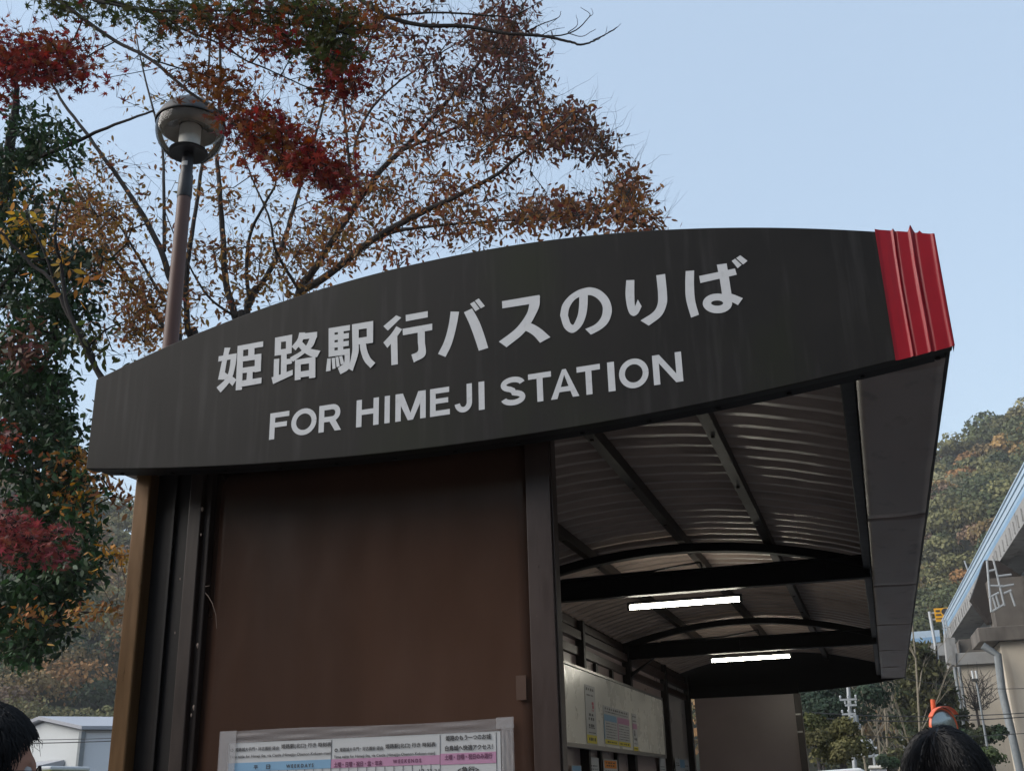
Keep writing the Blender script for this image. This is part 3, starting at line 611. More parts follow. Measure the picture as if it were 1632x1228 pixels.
# dry straw caught at the column
a_ = PW(322, 938)
pts = [PW(322, 938), PW(335, 950), PW(343, 962), PW(350, 980), PW(353, 1003)]
m = MB().tube([(p[0], YC+.028-.006*i, p[1]) for i, p in enumerate(pts)], [.0016, .0013, .001, .0008, .0004], 5)
tag(m.build('dry_straw', M['straw'], smooth=True), 'thin bent dry straw caught on the left column of the shelter', 'straw'); m = MB()
pts = [PW(321, 934), PW(330, 935), PW(338, 934)]
m.tube([(p[0], YC+.026-.004*i, p[1]) for i, p in enumerate(pts)], .0011, 5)
tag(m.build('dry_straw', M['straw'], smooth=True), 'short pale straw end sticking out just above the bent straw on the left column', 'straw')
for (px, py, r) in ((322, 1030, .006), (316, 1128, .006), (329, 815, .006), (327, 855, .004), (312, 1140, .004), (294, 925, .003), (286, 1010, .003)):
    p = PW(px, py); MB().lathe([(0, r*1.6), (r*.6, r), (r*.7, 0), (r*.4, -r), (0, -r*1.8)], (p[0]+.006, YC-.001, p[1]), 8).build('sealant_blob', M['straw'], sh, smooth=True)

# ------------------------------------------------------------------ street lamp
YL = 6.4
gc = atY(303.5, 208, YL); gr = 53.5/F*(gc-np.array([0, 0, H]))@fw
base = atY(272, 545, YL)
axis = (gc-base); axis /= np.linalg.norm(axis)
lx, ly = gc[0]-.0, gc[1]
sl = thing('street_lamp', 'brown street lamp with a clear globe and grey dome cap behind the shelter', 'street lamp', (lx, ly, 0))
tilt = (gc[0]-base[0])/(gc[2]-base[2])       # the pole leans very slightly
def lp(z): return (lx+(z-gc[2])*tilt, ly, z)
pr_ = .5*26/F*(base-np.array([0, 0, H]))@fw
MB().tube([lp(0), lp(1), lp(2.5), lp(gc[2]-gr*2.25)], [pr_*1.3, pr_*1.2, pr_*1.08, pr_*.86], 24).build('pole', M['lamppole'], sl, smooth=True)
MB().tube([lp(gc[2]-gr*2.3), lp(gc[2]-gr*2.25), lp(gc[2]-gr*1.55), lp(gc[2]-gr*1.5), lp(gc[2]-gr*.82)], [pr_*.9, pr_*.95, pr_*.9, pr_*.78, pr_*.72], 24).build('collar', M['lampdark'], sl, smooth=True)
c = lp(gc[2]-gr*1.22); va = np.array([0, H*0, 0])
m = MB(); rr_ = pr_*.80
m.grid(lambda u, v: (c[0]+rr_*math.sin((u-.5)*1.1+.1), c[1]-rr_*math.cos((u-.5)*1.1+.1), c[2]+.07*gr*2*(v-.5)), 6, 1); m.build('sticker', M['paper'], sl)
MB().lathe([(0, -.80*gr), (.44*gr, -.80*gr), (.50*gr, -.83*gr), (.56*gr, -.80*gr), (.56*gr, -.74*gr), (.40*gr, -.70*gr), (0, -.70*gr)], gc, 40).build('globe_ring', M['lampdark'], sl, smooth=True)
m = MB().lathe([(gr*math.cos(a), gr*math.sin(a)) for a in np.linspace(-R_(52), R_(12), 24)], gc, 56); m.build('globe', M['glass'], sl, smooth=True)
m = MB().lathe([(gr*1.025*math.cos(a)+.0, gr*1.02*math.sin(a)) for a in np.linspace(R_(11), R_(89.9), 20)], gc, 56)
m.lathe([(gr*1.0, gr*.18), (gr*1.03, gr*.18), (gr*1.03, gr*.215)], gc, 56); m.build('cap', M['lampcap'], sl, smooth=True)
MB().lathe([(gr*1.034*math.cos(a), gr*1.034*math.sin(a)) for a in np.linspace(R_(9), R_(13), 4)], gc, 56).build('band', M['lampdark'], sl, smooth=True)
MB().lathe([(.97*gr, .16*gr), (.9*gr, .0*gr), (.75*gr, -.1*gr), (.5*gr, -.02*gr), (.33*gr, .12*gr), (0, .14*gr)], gc, 48).build('reflector', M['lampref'], sl, smooth=True)
MB().lathe([(0, .1*gr), (.31*gr, .1*gr), (.31*gr, -.68*gr), (0, -.69*gr)], gc, 32).build('diffuser', M['lampin'], sl, smooth=True)

# ------------------------------------------------------------------ trees
def catmull(P, k=6):
    P = np.array(P, float); P = np.vstack([2*P[0]-P[1], P, 2*P[-1]-P[-2]]); out = []
    for i in range(1, len(P)-2):
        for t in np.linspace(0, 1, k, endpoint=False):
            a, b, c, d = P[i-1:i+3]
            out.append(.5*((2*b)+(-a+c)*t+(2*a-5*b+4*c-d)*t*t+(-a+3*b-3*c+d)*t**3))
    out.append(P[-2]); return np.array(out)
LEAF4 = np.array([[0, 0], [.26, .42], [0, 1], [-.26, .42]])
LEAF6 = np.array([[0, 0], [.17, .22], [.2, .55], [0, 1.05], [-.2, .55], [-.17, .22]])*np.array([1.05, 1])
def star(n=7):
    pts = []; L = [.55, .85, 1, .85, .55] if n == 5 else [.38, .68, .92, 1.05, .92, .68, .38]
    A = np.linspace(-128, 128, n)+90
    for i, (l, a) in enumerate(zip(L, A)):
        if i: am = (A[i]+A[i-1])/2; pts.append((.27*math.cos(R_(am)), .27*math.sin(R_(am))))
        pts.append((l*math.cos(R_(a)), l*math.sin(R_(a))))
    pts.append((0, -.12))
    P = np.array(pts)*.5; return P[::-1]
STAR = star(7)
def leaf_mesh(name, cen, size, cols, shape, flat=0.0, droop=0.0, fac=None):
    n = len(cen); k = len(shape)
    nrm = rng.normal(size=(n, 3)); nrm[:, 2] += flat*np.where(rng.random(n) < .9, 2.5, 0); nrm /= np.linalg.norm(nrm, axis=1)[:, None]
    t = rng.normal(size=(n, 3)); t[:, 2] -= droop; t -= nrm*(t*nrm).sum(1)[:, None]; t /= np.linalg.norm(t, axis=1)[:, None]
    s = np.cross(nrm, t); sz = size*(.7+.6*rng.random(n))*(1 if fac is None else fac)
    curl = rng.normal(0, .25, n)
    r2 = (shape**2).sum(1)
    V = cen[:, None, :]+sz[:, None, None]*(shape[None, :, 0:1]*s[:, None]+shape[None, :, 1:2]*t[:, None]+(curl[:, None]*r2[None, :]*.5)[..., None]*nrm[:, None])
    V = V.reshape(-1, 3)
    C = np.repeat(cols, k, 0)
    if k in (4, 6): Fc = np.arange(n*k).reshape(-1, k)
    else:   # star: fan from a centre vertex
        V = V.reshape(n, k, 3); V = np.concatenate([V, cen[:, None, :]], 1).reshape(-1, 3); C = np.repeat(cols, k+1, 0)
        b_ = np.arange(n)[:, None]*(k+1); i = np.arange(k)[None]
        Fc = np.stack([b_+i, b_+(i+1) % k, np.broadcast_to(b_+k, (n, k))], -1).reshape(-1, 3)
    return arr_mesh(name, V, Fc, C)
PAL = {'brick': (.20, .045, .022), 'rust': (.26, .098, .043), 'maroon': (.14, .055, .043), 'orange': (.36, .155, .05), 'brown': (.26, .125, .05), 'amber': (.40, .19, .03),
       'green': (.034, .060, .027), 'dkgreen': (.023, .042, .021), 'olive': (.05, .055, .018), 'red': (.21, .024, .02), 'dred': (.14, .016, .017), 'rose': (.22, .045, .045), 'mixed': (.16, .05, .018)}
def grow(label, name, cat, base, limbs, blobs, bark, leafmat, shape, lsize, per, spread, flat=0, droop=.0, step=.22, twig=.0032, bare=0, gauge=.0016):
    root = thing(name, label, cat, base); P0 = np.array(base, float)
    mb = MB(); nodes = []; par = []; cnt_fixed = []
    for L, ra, rb in limbs:
        pts = [np.array(p, float) if len(p) == 3 and isinstance(p, np.ndarray) else atY(*p) for p in L]
        C = catmull(pts, 7); C += rng.normal(0, min(.012, .3*rb+.0006), C.shape)*np.linspace(0, 1, len(C))[:, None]
        mb.tube(C, np.linspace(ra, rb, len(C)), 8)
        for c_ in C: nodes.append(c_); par.append(-1)
    tg = []; cl = []
    for (px, py, rx, ry, n, col, ya, yb) in blobs:
        for _ in range(n):
            a = random.random()*6.283; r = math.sqrt(random.random())*(1.0 if shape is not STAR else (1.18 if random.random() < .8 else 1.6))
            tg.append(atY(px+rx*r*math.cos(a), py+ry*r*math.sin(a), random.uniform(ya, yb))); cl.append(random.choice(('red', 'red', 'dred', 'brick', 'mixed')) if col == 'red' else col)
    tg = np.array(tg); NP = np.array(nodes)
    dist = np.array([np.min(((NP-q)**2).sum(1)) for q in tg]); order = np.argsort(dist)
    nodes = list(nodes); nfix = len(nodes); buf = np.zeros((len(nodes)+len(tg)*40, 3)); buf[:nfix] = NP; nn = nfix
    par = list(par); ends = {}
    for i in order:
        q = tg[i]; d2 = ((buf[:nn]-q)**2).sum(1); j = int(np.argmin(d2)); p = buf[j].copy(); Ls = math.sqrt(d2[j])
        k = max(1, min(30, int(Ls/step))); mid = rng.normal(0, .13*Ls, 3); mid[2] += .06*Ls; last = j
        for s in range(1, k+1):
            t = s/k; c_ = p+(q-p)*t+mid*4*t*(1-t)*.5+rng.normal(0, .012, 3)*(s < k)
            buf[nn] = c_; par.append(last); last = nn; nn += 1
        ends[i] = last
    cnt = np.zeros(nn)
    for i in range(len(tg)): cnt[ends[i]] += 1
    for i in range(nn-1, nfix-1, -1):
        if par[i] >= 0: cnt[par[i]] += cnt[i]
    V = []; Fq = []
    for i in range(nfix, nn):
        a, b_ = buf[par[i]], buf[i]; ra = twig+gauge*math.sqrt(cnt[par[i]] if par[i] >= nfix else cnt[i]); rb = twig+gauge*math.sqrt(max(0, cnt[i]-1))
        T = b_-a; l = np.linalg.norm(T)
        if l < 1e-6: continue
        T /= l; u = np.cross(T, [0.3, .5, .8]); u /= np.linalg.norm(u); w_ = np.cross(T, u); bb = len(V)
        for (c_, r) in ((a, ra), (b_+T*rb, rb)):
            for s in range(4): V.append(c_+r*(math.cos(s*1.5708)*u+math.sin(s*1.5708)*w_))
        Fq += [(bb+s, bb+(s+1) % 4, bb+4+(s+1) % 4, bb+4+s) for s in range(4)]
    # bare side twigs
    for _ in range(bare):
        i = random.randrange(nfix, nn) if nn > nfix else 0; a = buf[i]; d = rng.normal(size=3); d[2] += .5; d /= np.linalg.norm(d)
        for s in range(4):
            b_ = a+d*.14+rng.normal(0, .02, 3); T = b_-a; T /= np.linalg.norm(T); u = np.cross(T, [0.3, .5, .8]); u /= np.linalg.norm(u); w_ = np.cross(T, u); bb = len(V)
            for c_, r in ((a, twig*(1-s*.2)), (b_, twig*(.8-s*.2))):
                for s2 in range(3): V.append(c_+r*(math.cos(s2*2.0944)*u+math.sin(s2*2.0944)*w_))
            Fq += [(bb+s2, bb+(s2+1) % 3, bb+3+(s2+1) % 3, bb+3+s2) for s2 in range(3)]; a = b_; d = d+rng.normal(0, .25, 3); d /= np.linalg.norm(d)
    mb.add(V, Fq)
    mb.build('trunk', bark, root, smooth=True)
    cen = []; cols = []; facs = []
    for i in range(len(tg)):
        n = max(1, int(per*(.5+random.random()))) if random.random() > .06 else 1
        e = ends[i]; d = buf[e]-buf[par[e]] if par[e] >= 0 else np.zeros(3)
        t = rng.random((n, 1))
        cen.append(tg[i]-d*t*1.5+rng.normal(0, spread, (n, 3))*np.array([1, 1, .75]))
        base_c = np.array(PAL[cl[i]]); facs.append(np.full(n, .72 if cl[i] in ('orange', 'amber') and leafmat is M['leafg'] else 1.0)); cols.append(np.clip(base_c*(.6+.8*rng.random((n, 1)))*np.array([1, .85+.5*random.random(), 1])+rng.normal(0, .012, (n, 3))*base_c.max()*3, .002, 1))
    cen = np.vstack(cen); cols = np.vstack(cols)
    link('crown', leaf_mesh('crown', cen, lsize, cols, shape, flat, droop, np.concatenate(facs)), leafmat, root)
    return root

# --- autumn tree behind the shelter
YZ = 11.0
zb = atY(400, 640, YZ); zbase = (zb[0], YZ, 0)
def up_from(px, Y=YZ): return atY(px, 640, Y)
gnd = lambda dx=0, Y=YZ: np.array([zbase[0]+dx, Y, 0.0])
limbs = [
 ([gnd(.25), (470, 560, 11), (478, 465, 11), (500, 430, 11), (545, 360, 11.1), (600, 280, 11.2), (650, 230, 11.4), (705, 170, 11.6), (760, 105, 11.8), (800, 40, 12)], 0.0612, 0.0165),
 ([(478, 465, 11), (520, 440, 10.8), (590, 385, 10.6), (650, 350, 10.5), (700, 326, 10.4), (741, 306, 10.3), (793, 277, 10.2), (832, 244, 10.1), (880, 215, 10)], 0.0504, 0.0112),
 ([(560, 405, 10.8), (620, 372, 10.7), (692, 360, 10.7), (796, 352, 10.6), (900, 345, 10.5), (990, 335, 10.5)], 0.0252, 0.0075),
 ([(545, 330, 11.1), (557, 280, 11.0), (553, 225, 11.0), (548, 165, 11.0), (545, 90, 11.0), (560, 10, 11)], 0.0252, 0.0105),
 ([(575, 310, 11.1), (565, 250, 11.4), (572, 210, 11.6), (595, 170, 11.8), (630, 135, 12), (680, 100, 12), (750, 55, 12.1)], 0.0252, 0.0090),
 ([(640, 240, 11.3), (700, 215, 11.2), (760, 190, 11.1), (830, 170, 11), (900, 190, 10.9)], 0.0216, 0.0067),
 ([gnd(.05), (385, 580, 10.9), (375, 505, 10.9), (360, 450, 10.9), (355, 375, 10.9), (350, 300, 10.8), (345, 230, 10.8), (352, 120, 10.8), (345, 20, 10.8)], 0.0612, 0.0150),
 ([gnd(.15), (392, 560, 11.3), (398, 485, 11.3), (425, 440, 11.4), (450, 390, 11.5), (470, 325, 11.6), (482, 285, 11.7), (520, 150, 11.9), (530, 60, 12)], 0.0504, 0.0120),
 ([(398, 490, 11.3), (393, 425, 11.2), (400, 370, 11.1), (425, 320, 11), (440, 285, 11), (420, 240, 10.9)], 0.0288, 0.0090),
 ([gnd(-.25), (315, 600, 11.4), (300, 530, 11.4), (297, 450, 11.4), (305, 375, 11.4), (320, 280, 11.5), (330, 150, 11.6), (337, 30, 11.8)], 0.0540, 0.0135),
 ([gnd(-.35), (285, 560, 10.6), (268, 435, 10.6), (240, 365, 10.6), (200, 300, 10.5), (150, 230, 10.4), (95, 155, 10.3), (60, 90, 10.2)], 0.0540, 0.0135),
 ([(262, 400, 10.6), (261, 300, 10.7), (257, 225, 10.8), (230, 120, 10.9), (215, 45, 11)], 0.0252, 0.0090),
 ([gnd(-.45), (280, 600, 11.0), (262, 525, 11.0), (220, 465, 11.1), (175, 400, 11.1), (140, 320, 11.2), (100, 250, 11.2)], 0.0360, 0.0105),
 ([(262, 480, 11.0), (215, 400, 10.9), (190, 360, 10.8), (135, 300, 10.8)], 0.0216, 0.0075),
 ([(478, 465, 11), (440, 400, 10.5), (430, 350, 10.3), (400, 280, 10.2), (370, 200, 10.1)], 0.0216, 0.0067),
 ([(375, 505, 10.9), (330, 470, 10.5), (290, 400, 10.3), (260, 330, 10.2)], 0.0180, 0.0060),
]
ya, yb = 9.8, 12.2
blobs = [(700, 40, 150, 70, 70, 'maroon', ya, yb), (810, 45, 48, 75, 70, 'maroon', ya, yb), (640, 110, 130, 80, 60, 'maroon', ya, yb), (800, 120, 70, 60, 46, 'maroon', ya, yb), (845, 105, 22, 40, 20, 'maroon', ya, yb),
 (860, 190, 80, 40, 46, 'rust', ya, yb), (905, 195, 40, 30, 26, 'maroon', ya, yb), (925, 230, 50, 26, 36, 'maroon', ya, yb), (800, 220, 90, 45, 38, 'rust', ya, yb), (740, 170, 90, 70, 55, 'maroon', ya, yb),
 (640, 200, 80, 60, 40, 'rust', ya, yb), (680, 300, 80, 45, 34, 'rust', ya, yb), (590, 270, 70, 60, 28, 'rust', ya, yb), (995, 292, 28, 26, 28, 'rust', ya, yb), (1010, 330, 24, 25, 22, 'rust', ya, yb), (960, 340, 40, 25, 22, 'rust', ya, yb),
 (1035, 358, 20, 14, 14, 'rust', ya, yb), (860, 330, 55, 26, 36, 'rust', ya, yb), (910, 345, 70, 24, 30, 'maroon', ya, yb), (790, 350, 80, 28, 26, 'rust', ya, yb), (740, 310, 60, 40, 22, 'rust', ya, yb), (700, 370, 90, 35, 26, 'rust', ya, yb),
 (830, 240, 60, 40, 16, 'maroon', ya, yb), (960, 240, 25, 16, 10, 'maroon', ya, yb),
 (590, 380, 110, 55, 50, 'rust', ya, yb), (520, 400, 60, 60, 34, 'brown', ya, yb), (440, 420, 90, 70, 48, 'brown', ya, yb), (560, 330, 70, 50, 26, 'brown', ya, yb), (450, 300, 110, 70, 26, 'brown', ya, yb),
 (340, 440, 80, 70, 36, 'brown', ya, yb), (260, 500, 70, 40, 34, 'orange', ya, yb), (220, 530, 40, 26, 22, 'orange', ya, yb), (195, 460, 55, 60, 42, 'orange', ya, yb), (150, 380, 62, 70, 80, 'orange', ya, yb), (120, 330, 40, 50, 34, 'orange', ya, yb), (110, 430, 60, 50, 30, 'orange', ya, yb),
 (170, 300, 60, 60, 26, 'brown', ya, yb), (60, 380, 60, 50, 20, 'orange', ya, yb), (330, 340, 120, 90, 26, 'brown', ya, yb), (420, 200, 100, 90, 24, 'rust', ya, yb), (520, 190, 80, 90, 30, 'rust', ya, yb), (560, 60, 90, 60, 34, 'rust', ya, yb), (430, 90, 90, 70, 22, 'rust', ya, yb),
 (230, 250, 120, 120, 14, 'brown', ya, yb), (250, 90, 120, 80, 16, 'brown', ya, yb), (130, 530, 50, 40, 14, 'brown', ya, yb)]
grow('bare branched autumn tree with small rust brown leaves rising behind the shelter', 'autumn_tree', 'tree', zbase, limbs, blobs, M['bark'], M['leaf'], LEAF6, .079, 14, .115, droop=.9, bare=2600, twig=.0030)

# --- broadleaf evergreen at the left
eb = atY(-120, 900, 10.0); ebase = (eb[0], 10.0, 0)
eg = lambda dx=0: np.array([ebase[0]+dx, 10., 0])
limbs = [([eg(), (-60, 700, 10), (-30, 500, 10), (0, 330, 10), (20, 200, 9.8), (30, 120, 9.7)], .17, .03),
 ([(-60, 700, 10), (20, 640, 9.6), (80, 560, 9.4), (90, 480, 9.3)], .06, .015), ([(-80, 900, 10), (-10, 860, 9.6), (50, 905, 9.4), (95, 960, 9.2)], .05, .012),
 ([(-60, 760, 10), (30, 750, 9.5), (80, 745, 9.3), (140, 800, 9.2)], .05, .012), ([(-30, 500, 10), (40, 420, 9.6), (110, 420, 9.4)], .05, .012),
 ([(0, 275, 10), (100, 235, 9.6), (160, 208, 9.5), (245, 176, 9.3)], .035, .012), ([(-90, 1000, 10), (0, 980, 9.5), (40, 1010, 9.3)], .04, .012)]
ya, yb = 8.8, 10.6
blobs = [(40, 215, 60, 45, 37, 'green', ya, yb), (90, 235, 55, 35, 21, 'green', ya, yb), (20, 275, 40, 40, 25, 'dkgreen', ya, yb), (30, 340, 55, 60, 37, 'green', ya, yb), (20, 430, 50, 70, 43, 'dkgreen', ya, yb), (90, 420, 70, 60, 37, 'dkgreen', ya, yb), (110, 470, 55, 50, 31, 'dkgreen', ya, yb), (60, 500, 70, 50, 37, 'green', ya, yb),
 (40, 560, 70, 40, 37, 'green', ya, yb), (50, 620, 65, 50, 56, 'green', ya, yb), (40, 680, 65, 50, 56, 'dkgreen', ya, yb), (85, 640, 35, 45, 22, 'green', ya, yb), (60, 740, 80, 50, 56, 'dkgreen', ya, yb), (105, 700, 32, 40, 22, 'green', ya, yb), (108, 800, 48, 45, 38, 'green', ya, yb), (60, 810, 70, 50, 43, 'green', ya, yb), (118, 880, 52, 42, 50, 'green', ya, yb), (60, 900, 80, 60, 68, 'dkgreen', ya, yb),
 (50, 970, 65, 50, 56, 'dkgreen', ya, yb), (40, 1025, 36, 32, 31, 'green', ya, yb), (15, 1010, 30, 45, 25, 'green', ya, yb), (95, 935, 50, 30, 25, 'green', ya, yb),
 (105, 728, 45, 12, 8, 'orange', 8.7, 9.2), (150, 760, 36, 12, 4, 'orange', 8.7, 9.2), (115, 800, 18, 10, 4, 'amber', 8.7, 9.2), (140, 972, 46, 6, 5, 'orange', 8.7, 9.2), (184, 955, 14, 10, 2, 'orange', 8.7, 9.2), (194, 785, 14, 16, 3, 'rust', 8.7, 9.2), (196, 880, 9, 6, 4, 'amber', 8.7, 9.2), (60, 985, 30, 10, 3, 'orange', 8.7, 9.2), (35, 555, 40, 30, 16, 'maroon', 8.7, 9.2), (20, 300, 30, 40, 4, 'amber', 8.7, 9.2), (60, 385, 60, 25, 4, 'amber', 8.7, 9.2)]
grow('dense dark green broadleaf tree with a few orange sprays at the left edge', 'evergreen_tree', 'tree', ebase, limbs, blobs, M['barkd'], M['leafg'], LEAF6, .092, 25, .095, droop=.8, bare=200)

# --- slim dark stems leaning in from the shelter's left corner
sb_ = atY(330, 640, 7.2); sbase = (sb_[0], 7.2, 0)
limbs = [([np.array(sbase), (285, 800, 7.2), (215, 680, 7.2), (160, 600, 7.2), (135, 545, 7.2), (108, 500, 7.2), (85, 450, 7.2), (50, 420, 7.2), (0, 370, 7.1)], .035, .012),
 ([np.array(sbase)+np.array([.06, 0, 0]), (285, 790, 7.15), (212, 670, 7.15), (152, 585, 7.15), (125, 530, 7.1), (105, 480, 7.1), (98, 425, 7.1), (88, 380, 7.0), (92, 335, 7), (104, 300, 7)], .03, .009),
 ([(143, 550, 7.2), (170, 525, 7.2), (200, 512, 7.2)], .01, .005), ([(90, 460, 7.15), (70, 400, 7.1), (40, 340, 7.1)], .014, .006)]
blobs = [(165, 540, 40, 30, 12, 'olive', 6.9, 7.4), (80, 330, 40, 30, 6, 'olive', 6.9, 7.4), (120, 420, 40, 40, 8, 'amber', 6.9, 7.4), (175, 660, 18, 40, 8, 'olive', 6.9, 7.4), (30, 350, 40, 30, 6, 'amber', 6.9, 7.4)]
grow('slim dark twin stemmed young tree leaning out from behind the shelter corner', 'young_tree', 'tree', sbase, limbs, blobs, M['barkd'], M['leaf'], LEAF6, .085, 6, .09, droop=.6, bare=40)

# --- maple overhead: its trunk stands out of frame at the left
mbse = (-7.6, 4.6, 0); mg = np.array(mbse)
T0 = np.array([-7.5, 4.6, 2.6]); T1 = np.array([-7.3, 4.6, 4.2])
limbs = [([mg, T0, T1, (-420, -300, 4.8), (-150, -190, 5.0)], .13, .04), ([(-150, -190, 5.0), (-60, -110, 5.0), (30, -50, 5.0), (100, 5, 4.9), (175, 60, 4.9), (240, 95, 4.85), (300, 145, 4.8), (370, 195, 4.8), (410, 240, 4.8), (470, 265, 4.8)], .018, .005),
 ([(30, -50, 5.0), (90, -20, 4.8), (150, 0, 4.7), (225, 15, 4.7), (310, 18, 4.7), (415, 17, 4.7), (520, 30, 4.7)], .013, .005),
 ([(90, -20, 4.8), (240, 20, 5), (295, 48, 5), (350, 70, 5), (390, 95, 5), (430, 112, 5), (500, 142, 5), (565, 150, 5)], .010, .003),
 ([(235, 93, 4.85), (280, 107, 4.9), (330, 122, 4.9), (380, 150, 4.9)], .006, .003),
 ([(-150, -190, 5.0), (200, -160, 5.2), (420, -90, 5.2), (530, -35, 5.2), (575, 0, 5.2), (615, 25, 5.2), (670, 40, 5.2), (740, 42, 5.2), (805, 53, 5.2), (860, 57, 5.2), (905, 66, 5.2), (925, 71, 5.2), (945, 66, 5.2), (965, 55, 5.2), (985, 43, 5.2)], .022, .002),
 ([(845, 56, 5.2), (890, 57, 5.2), (918, 48, 5.2), (935, 32, 5.2), (940, 22, 5.2), (925, 12, 5.2)], .005, .0015), ([(840, 50, 5.2), (865, 38, 5.2), (890, 28, 5.2), (894, 18, 5.2)], .004, .0015), ([(905, 53, 5.2), (928, 58, 5.2), (950, 46, 5.2)], .003, .0015),
 ([(810, 30, 5.2), (840, 15, 5.2), (866, 0, 5.2)], .005, .002), ([(945, 64, 5.2), (975, 50, 5.2), (990, 38, 5.2)], .0025, .0012), ([(965, 55, 5.2), (968, 42, 5.2)], .002, .001), ([(905, 52, 5.2), (920, 40, 5.2), (918, 24, 5.2)], .003, .001), ([(860, 58, 5.2), (880, 48, 5.2), (900, 44, 5.2)], .003, .001), ([(890, 28, 5.2), (880, 36, 5.2), (872, 44, 5.2)], .002, .001), ([(938, 28, 5.2), (945, 22, 5.2), (942, 14, 5.2)], .002, .001), ([(878, 62, 5.2), (885, 70, 5.2), (880, 76, 5.2)], .002, .001),
 ([(620, 25, 5.2), (700, 20, 5.2), (780, 25, 5.2), (815, 28, 5.2)], .008, .004),
 ([(-420, -300, 4.8), (-300, -60, 5.0), (-150, 20, 5.0), (-60, 60, 5.0), (30, 95, 5.0), (100, 120, 5.0)], .03, .004),
 ([T0, (-400, 700, 5.0), (-150, 760, 5.2), (-40, 790, 5.2), (30, 850, 5.2), (90, 880, 5.2)], .04, .004), ([(-150, 760, 5.2), (-40, 700, 5.2), (15, 690, 5.2)], .012, .004)]
ya, yb = 4.55, 5.2
blobs = [(30, 70, 50, 25, 60, 'red', ya, yb), (90, 90, 48, 32, 70, 'red', ya, yb), (45, 100, 50, 30, 70, 'dred', ya, yb), (10, 130, 18, 32, 22, 'dred', ya, yb), (110, 118, 26, 26, 16, 'dred', ya, yb), (170, 122, 10, 8, 4, 'red', ya, yb),
 (200, 12, 110, 14, 52, 'olive', ya, yb), (110, 15, 40, 14, 16, 'olive', ya, yb), (260, 35, 50, 18, 26, 'olive', ya, yb), (400, 10, 110, 18, 70, 'olive', ya, yb), (510, 40, 50, 42, 90, 'olive', ya, yb), (530, 80, 34, 22, 44, 'olive', ya, yb), (490, 20, 80, 20, 40, 'mixed', ya, yb), (330, 45, 60, 20, 22, 'mixed', ya, yb),
 (410, 55, 44, 24, 30, 'mixed', ya, yb), (370, 45, 30, 16, 14, 'red', ya, yb), (440, 70, 30, 18, 22, 'red', ya, yb), (535, 122, 32, 26, 36, 'red', ya, yb), (575, 105, 14, 26, 10, 'red', ya, yb), (550, 150, 14, 14, 8, 'dred', ya, yb),
 (300, 110, 26, 20, 14, 'mixed', ya, yb), (345, 125, 34, 20, 18, 'mixed', ya, yb), (365, 155, 30, 16, 18, 'mixed', ya, yb), (395, 185, 30, 16, 24, 'red', ya, yb), (425, 210, 38, 22, 52, 'red', ya, yb), (465, 240, 36, 22, 52, 'red', ya, yb), (505, 260, 36, 22, 46, 'red', ya, yb), (535, 285, 22, 24, 26, 'red', ya, yb), (525, 310, 18, 14, 12, 'dred', ya, yb), (395, 225, 20, 14, 10, 'dred', ya, yb), (470, 275, 30, 14, 12, 'mixed', ya, yb),
 (250, 65, 12, 10, 5, 'olive', ya, yb), (600, 25, 30, 30, 14, 'mixed', ya, yb),
 (40, 850, 60, 20, 42, 'rose', 5.0, 5.4), (70, 875, 36, 14, 24, 'rose', 5.0, 5.4), (15, 865, 30, 24, 20, 'rose', 5.0, 5.4), (8, 700, 12, 30, 12, 'red', 5.0, 5.4), (20, 820, 25, 14, 10, 'rose', 5.0, 5.4)]
grow('overhanging maple with dark branches and red and green star shaped leaves', 'maple_tree', 'tree', mbse, limbs, blobs, M['barkd'], M['leaf'], STAR, .085, 7, .055, flat=.8, droop=.5, step=.12, twig=.0016, bare=120, gauge=.0009)

# ------------------------------------------------------------------ hills with forest
AZK = [-75, -50, -43, -37, -30, -15, -2, 4.6, 8.9, 15, 40, 90, 130, 180, 230, 285]; HK = [60, 64, 65, 63, 50, 32, 58, 68, 74, 82, 85, 60, 80, 95, 90, 60]
def hillH(az): return np.interp(az, AZK, HK)
R0, R1 = 128., 264.
def hill_z(r, az): 
    t = np.clip((r-R0)/(R1-R0), 0, 1.6); return hillH(az)*(np.where(t <= 1, t**.95, 1-(t-1)**2*.8))+2.2*np.sin(r*.09+az*.35)*np.clip(t*4, 0, 1)
def hill_pt(r, azd): a = np.radians(azd); return np.stack([r*np.sin(a), r*np.cos(a), hill_z(r, azd)], -1)
azs = np.linspace(-75, 285, 361); rs = np.linspace(R0-6, 380, 40); A, Rr = np.meshgrid(azs, rs); P = hill_pt(Rr, A); P[0, :, 2] = -2
I = np.arange(P.shape[0]*P.shape[1]).reshape(P.shape[:2]); q = np.stack([I[:-1, :-1], I[:-1, 1:], I[1:, 1:], I[1:, :-1]], -1).reshape(-1, 4)
tag(link('hill', arr_mesh('hill', P.reshape(-1, 3), q, smooth=True), M['soil'], origin=(0, 200, 0)), kind='structure')
FPAL = np.array([(.054, .066, .030), (.070, .080, .036), (.115, .112, .048), (.15, .135, .06), (.16, .115, .05), (.23, .15, .06), (.23, .125, .05), (.155, .105, .07), (.040, .054, .028), (.17, .16, .09)])
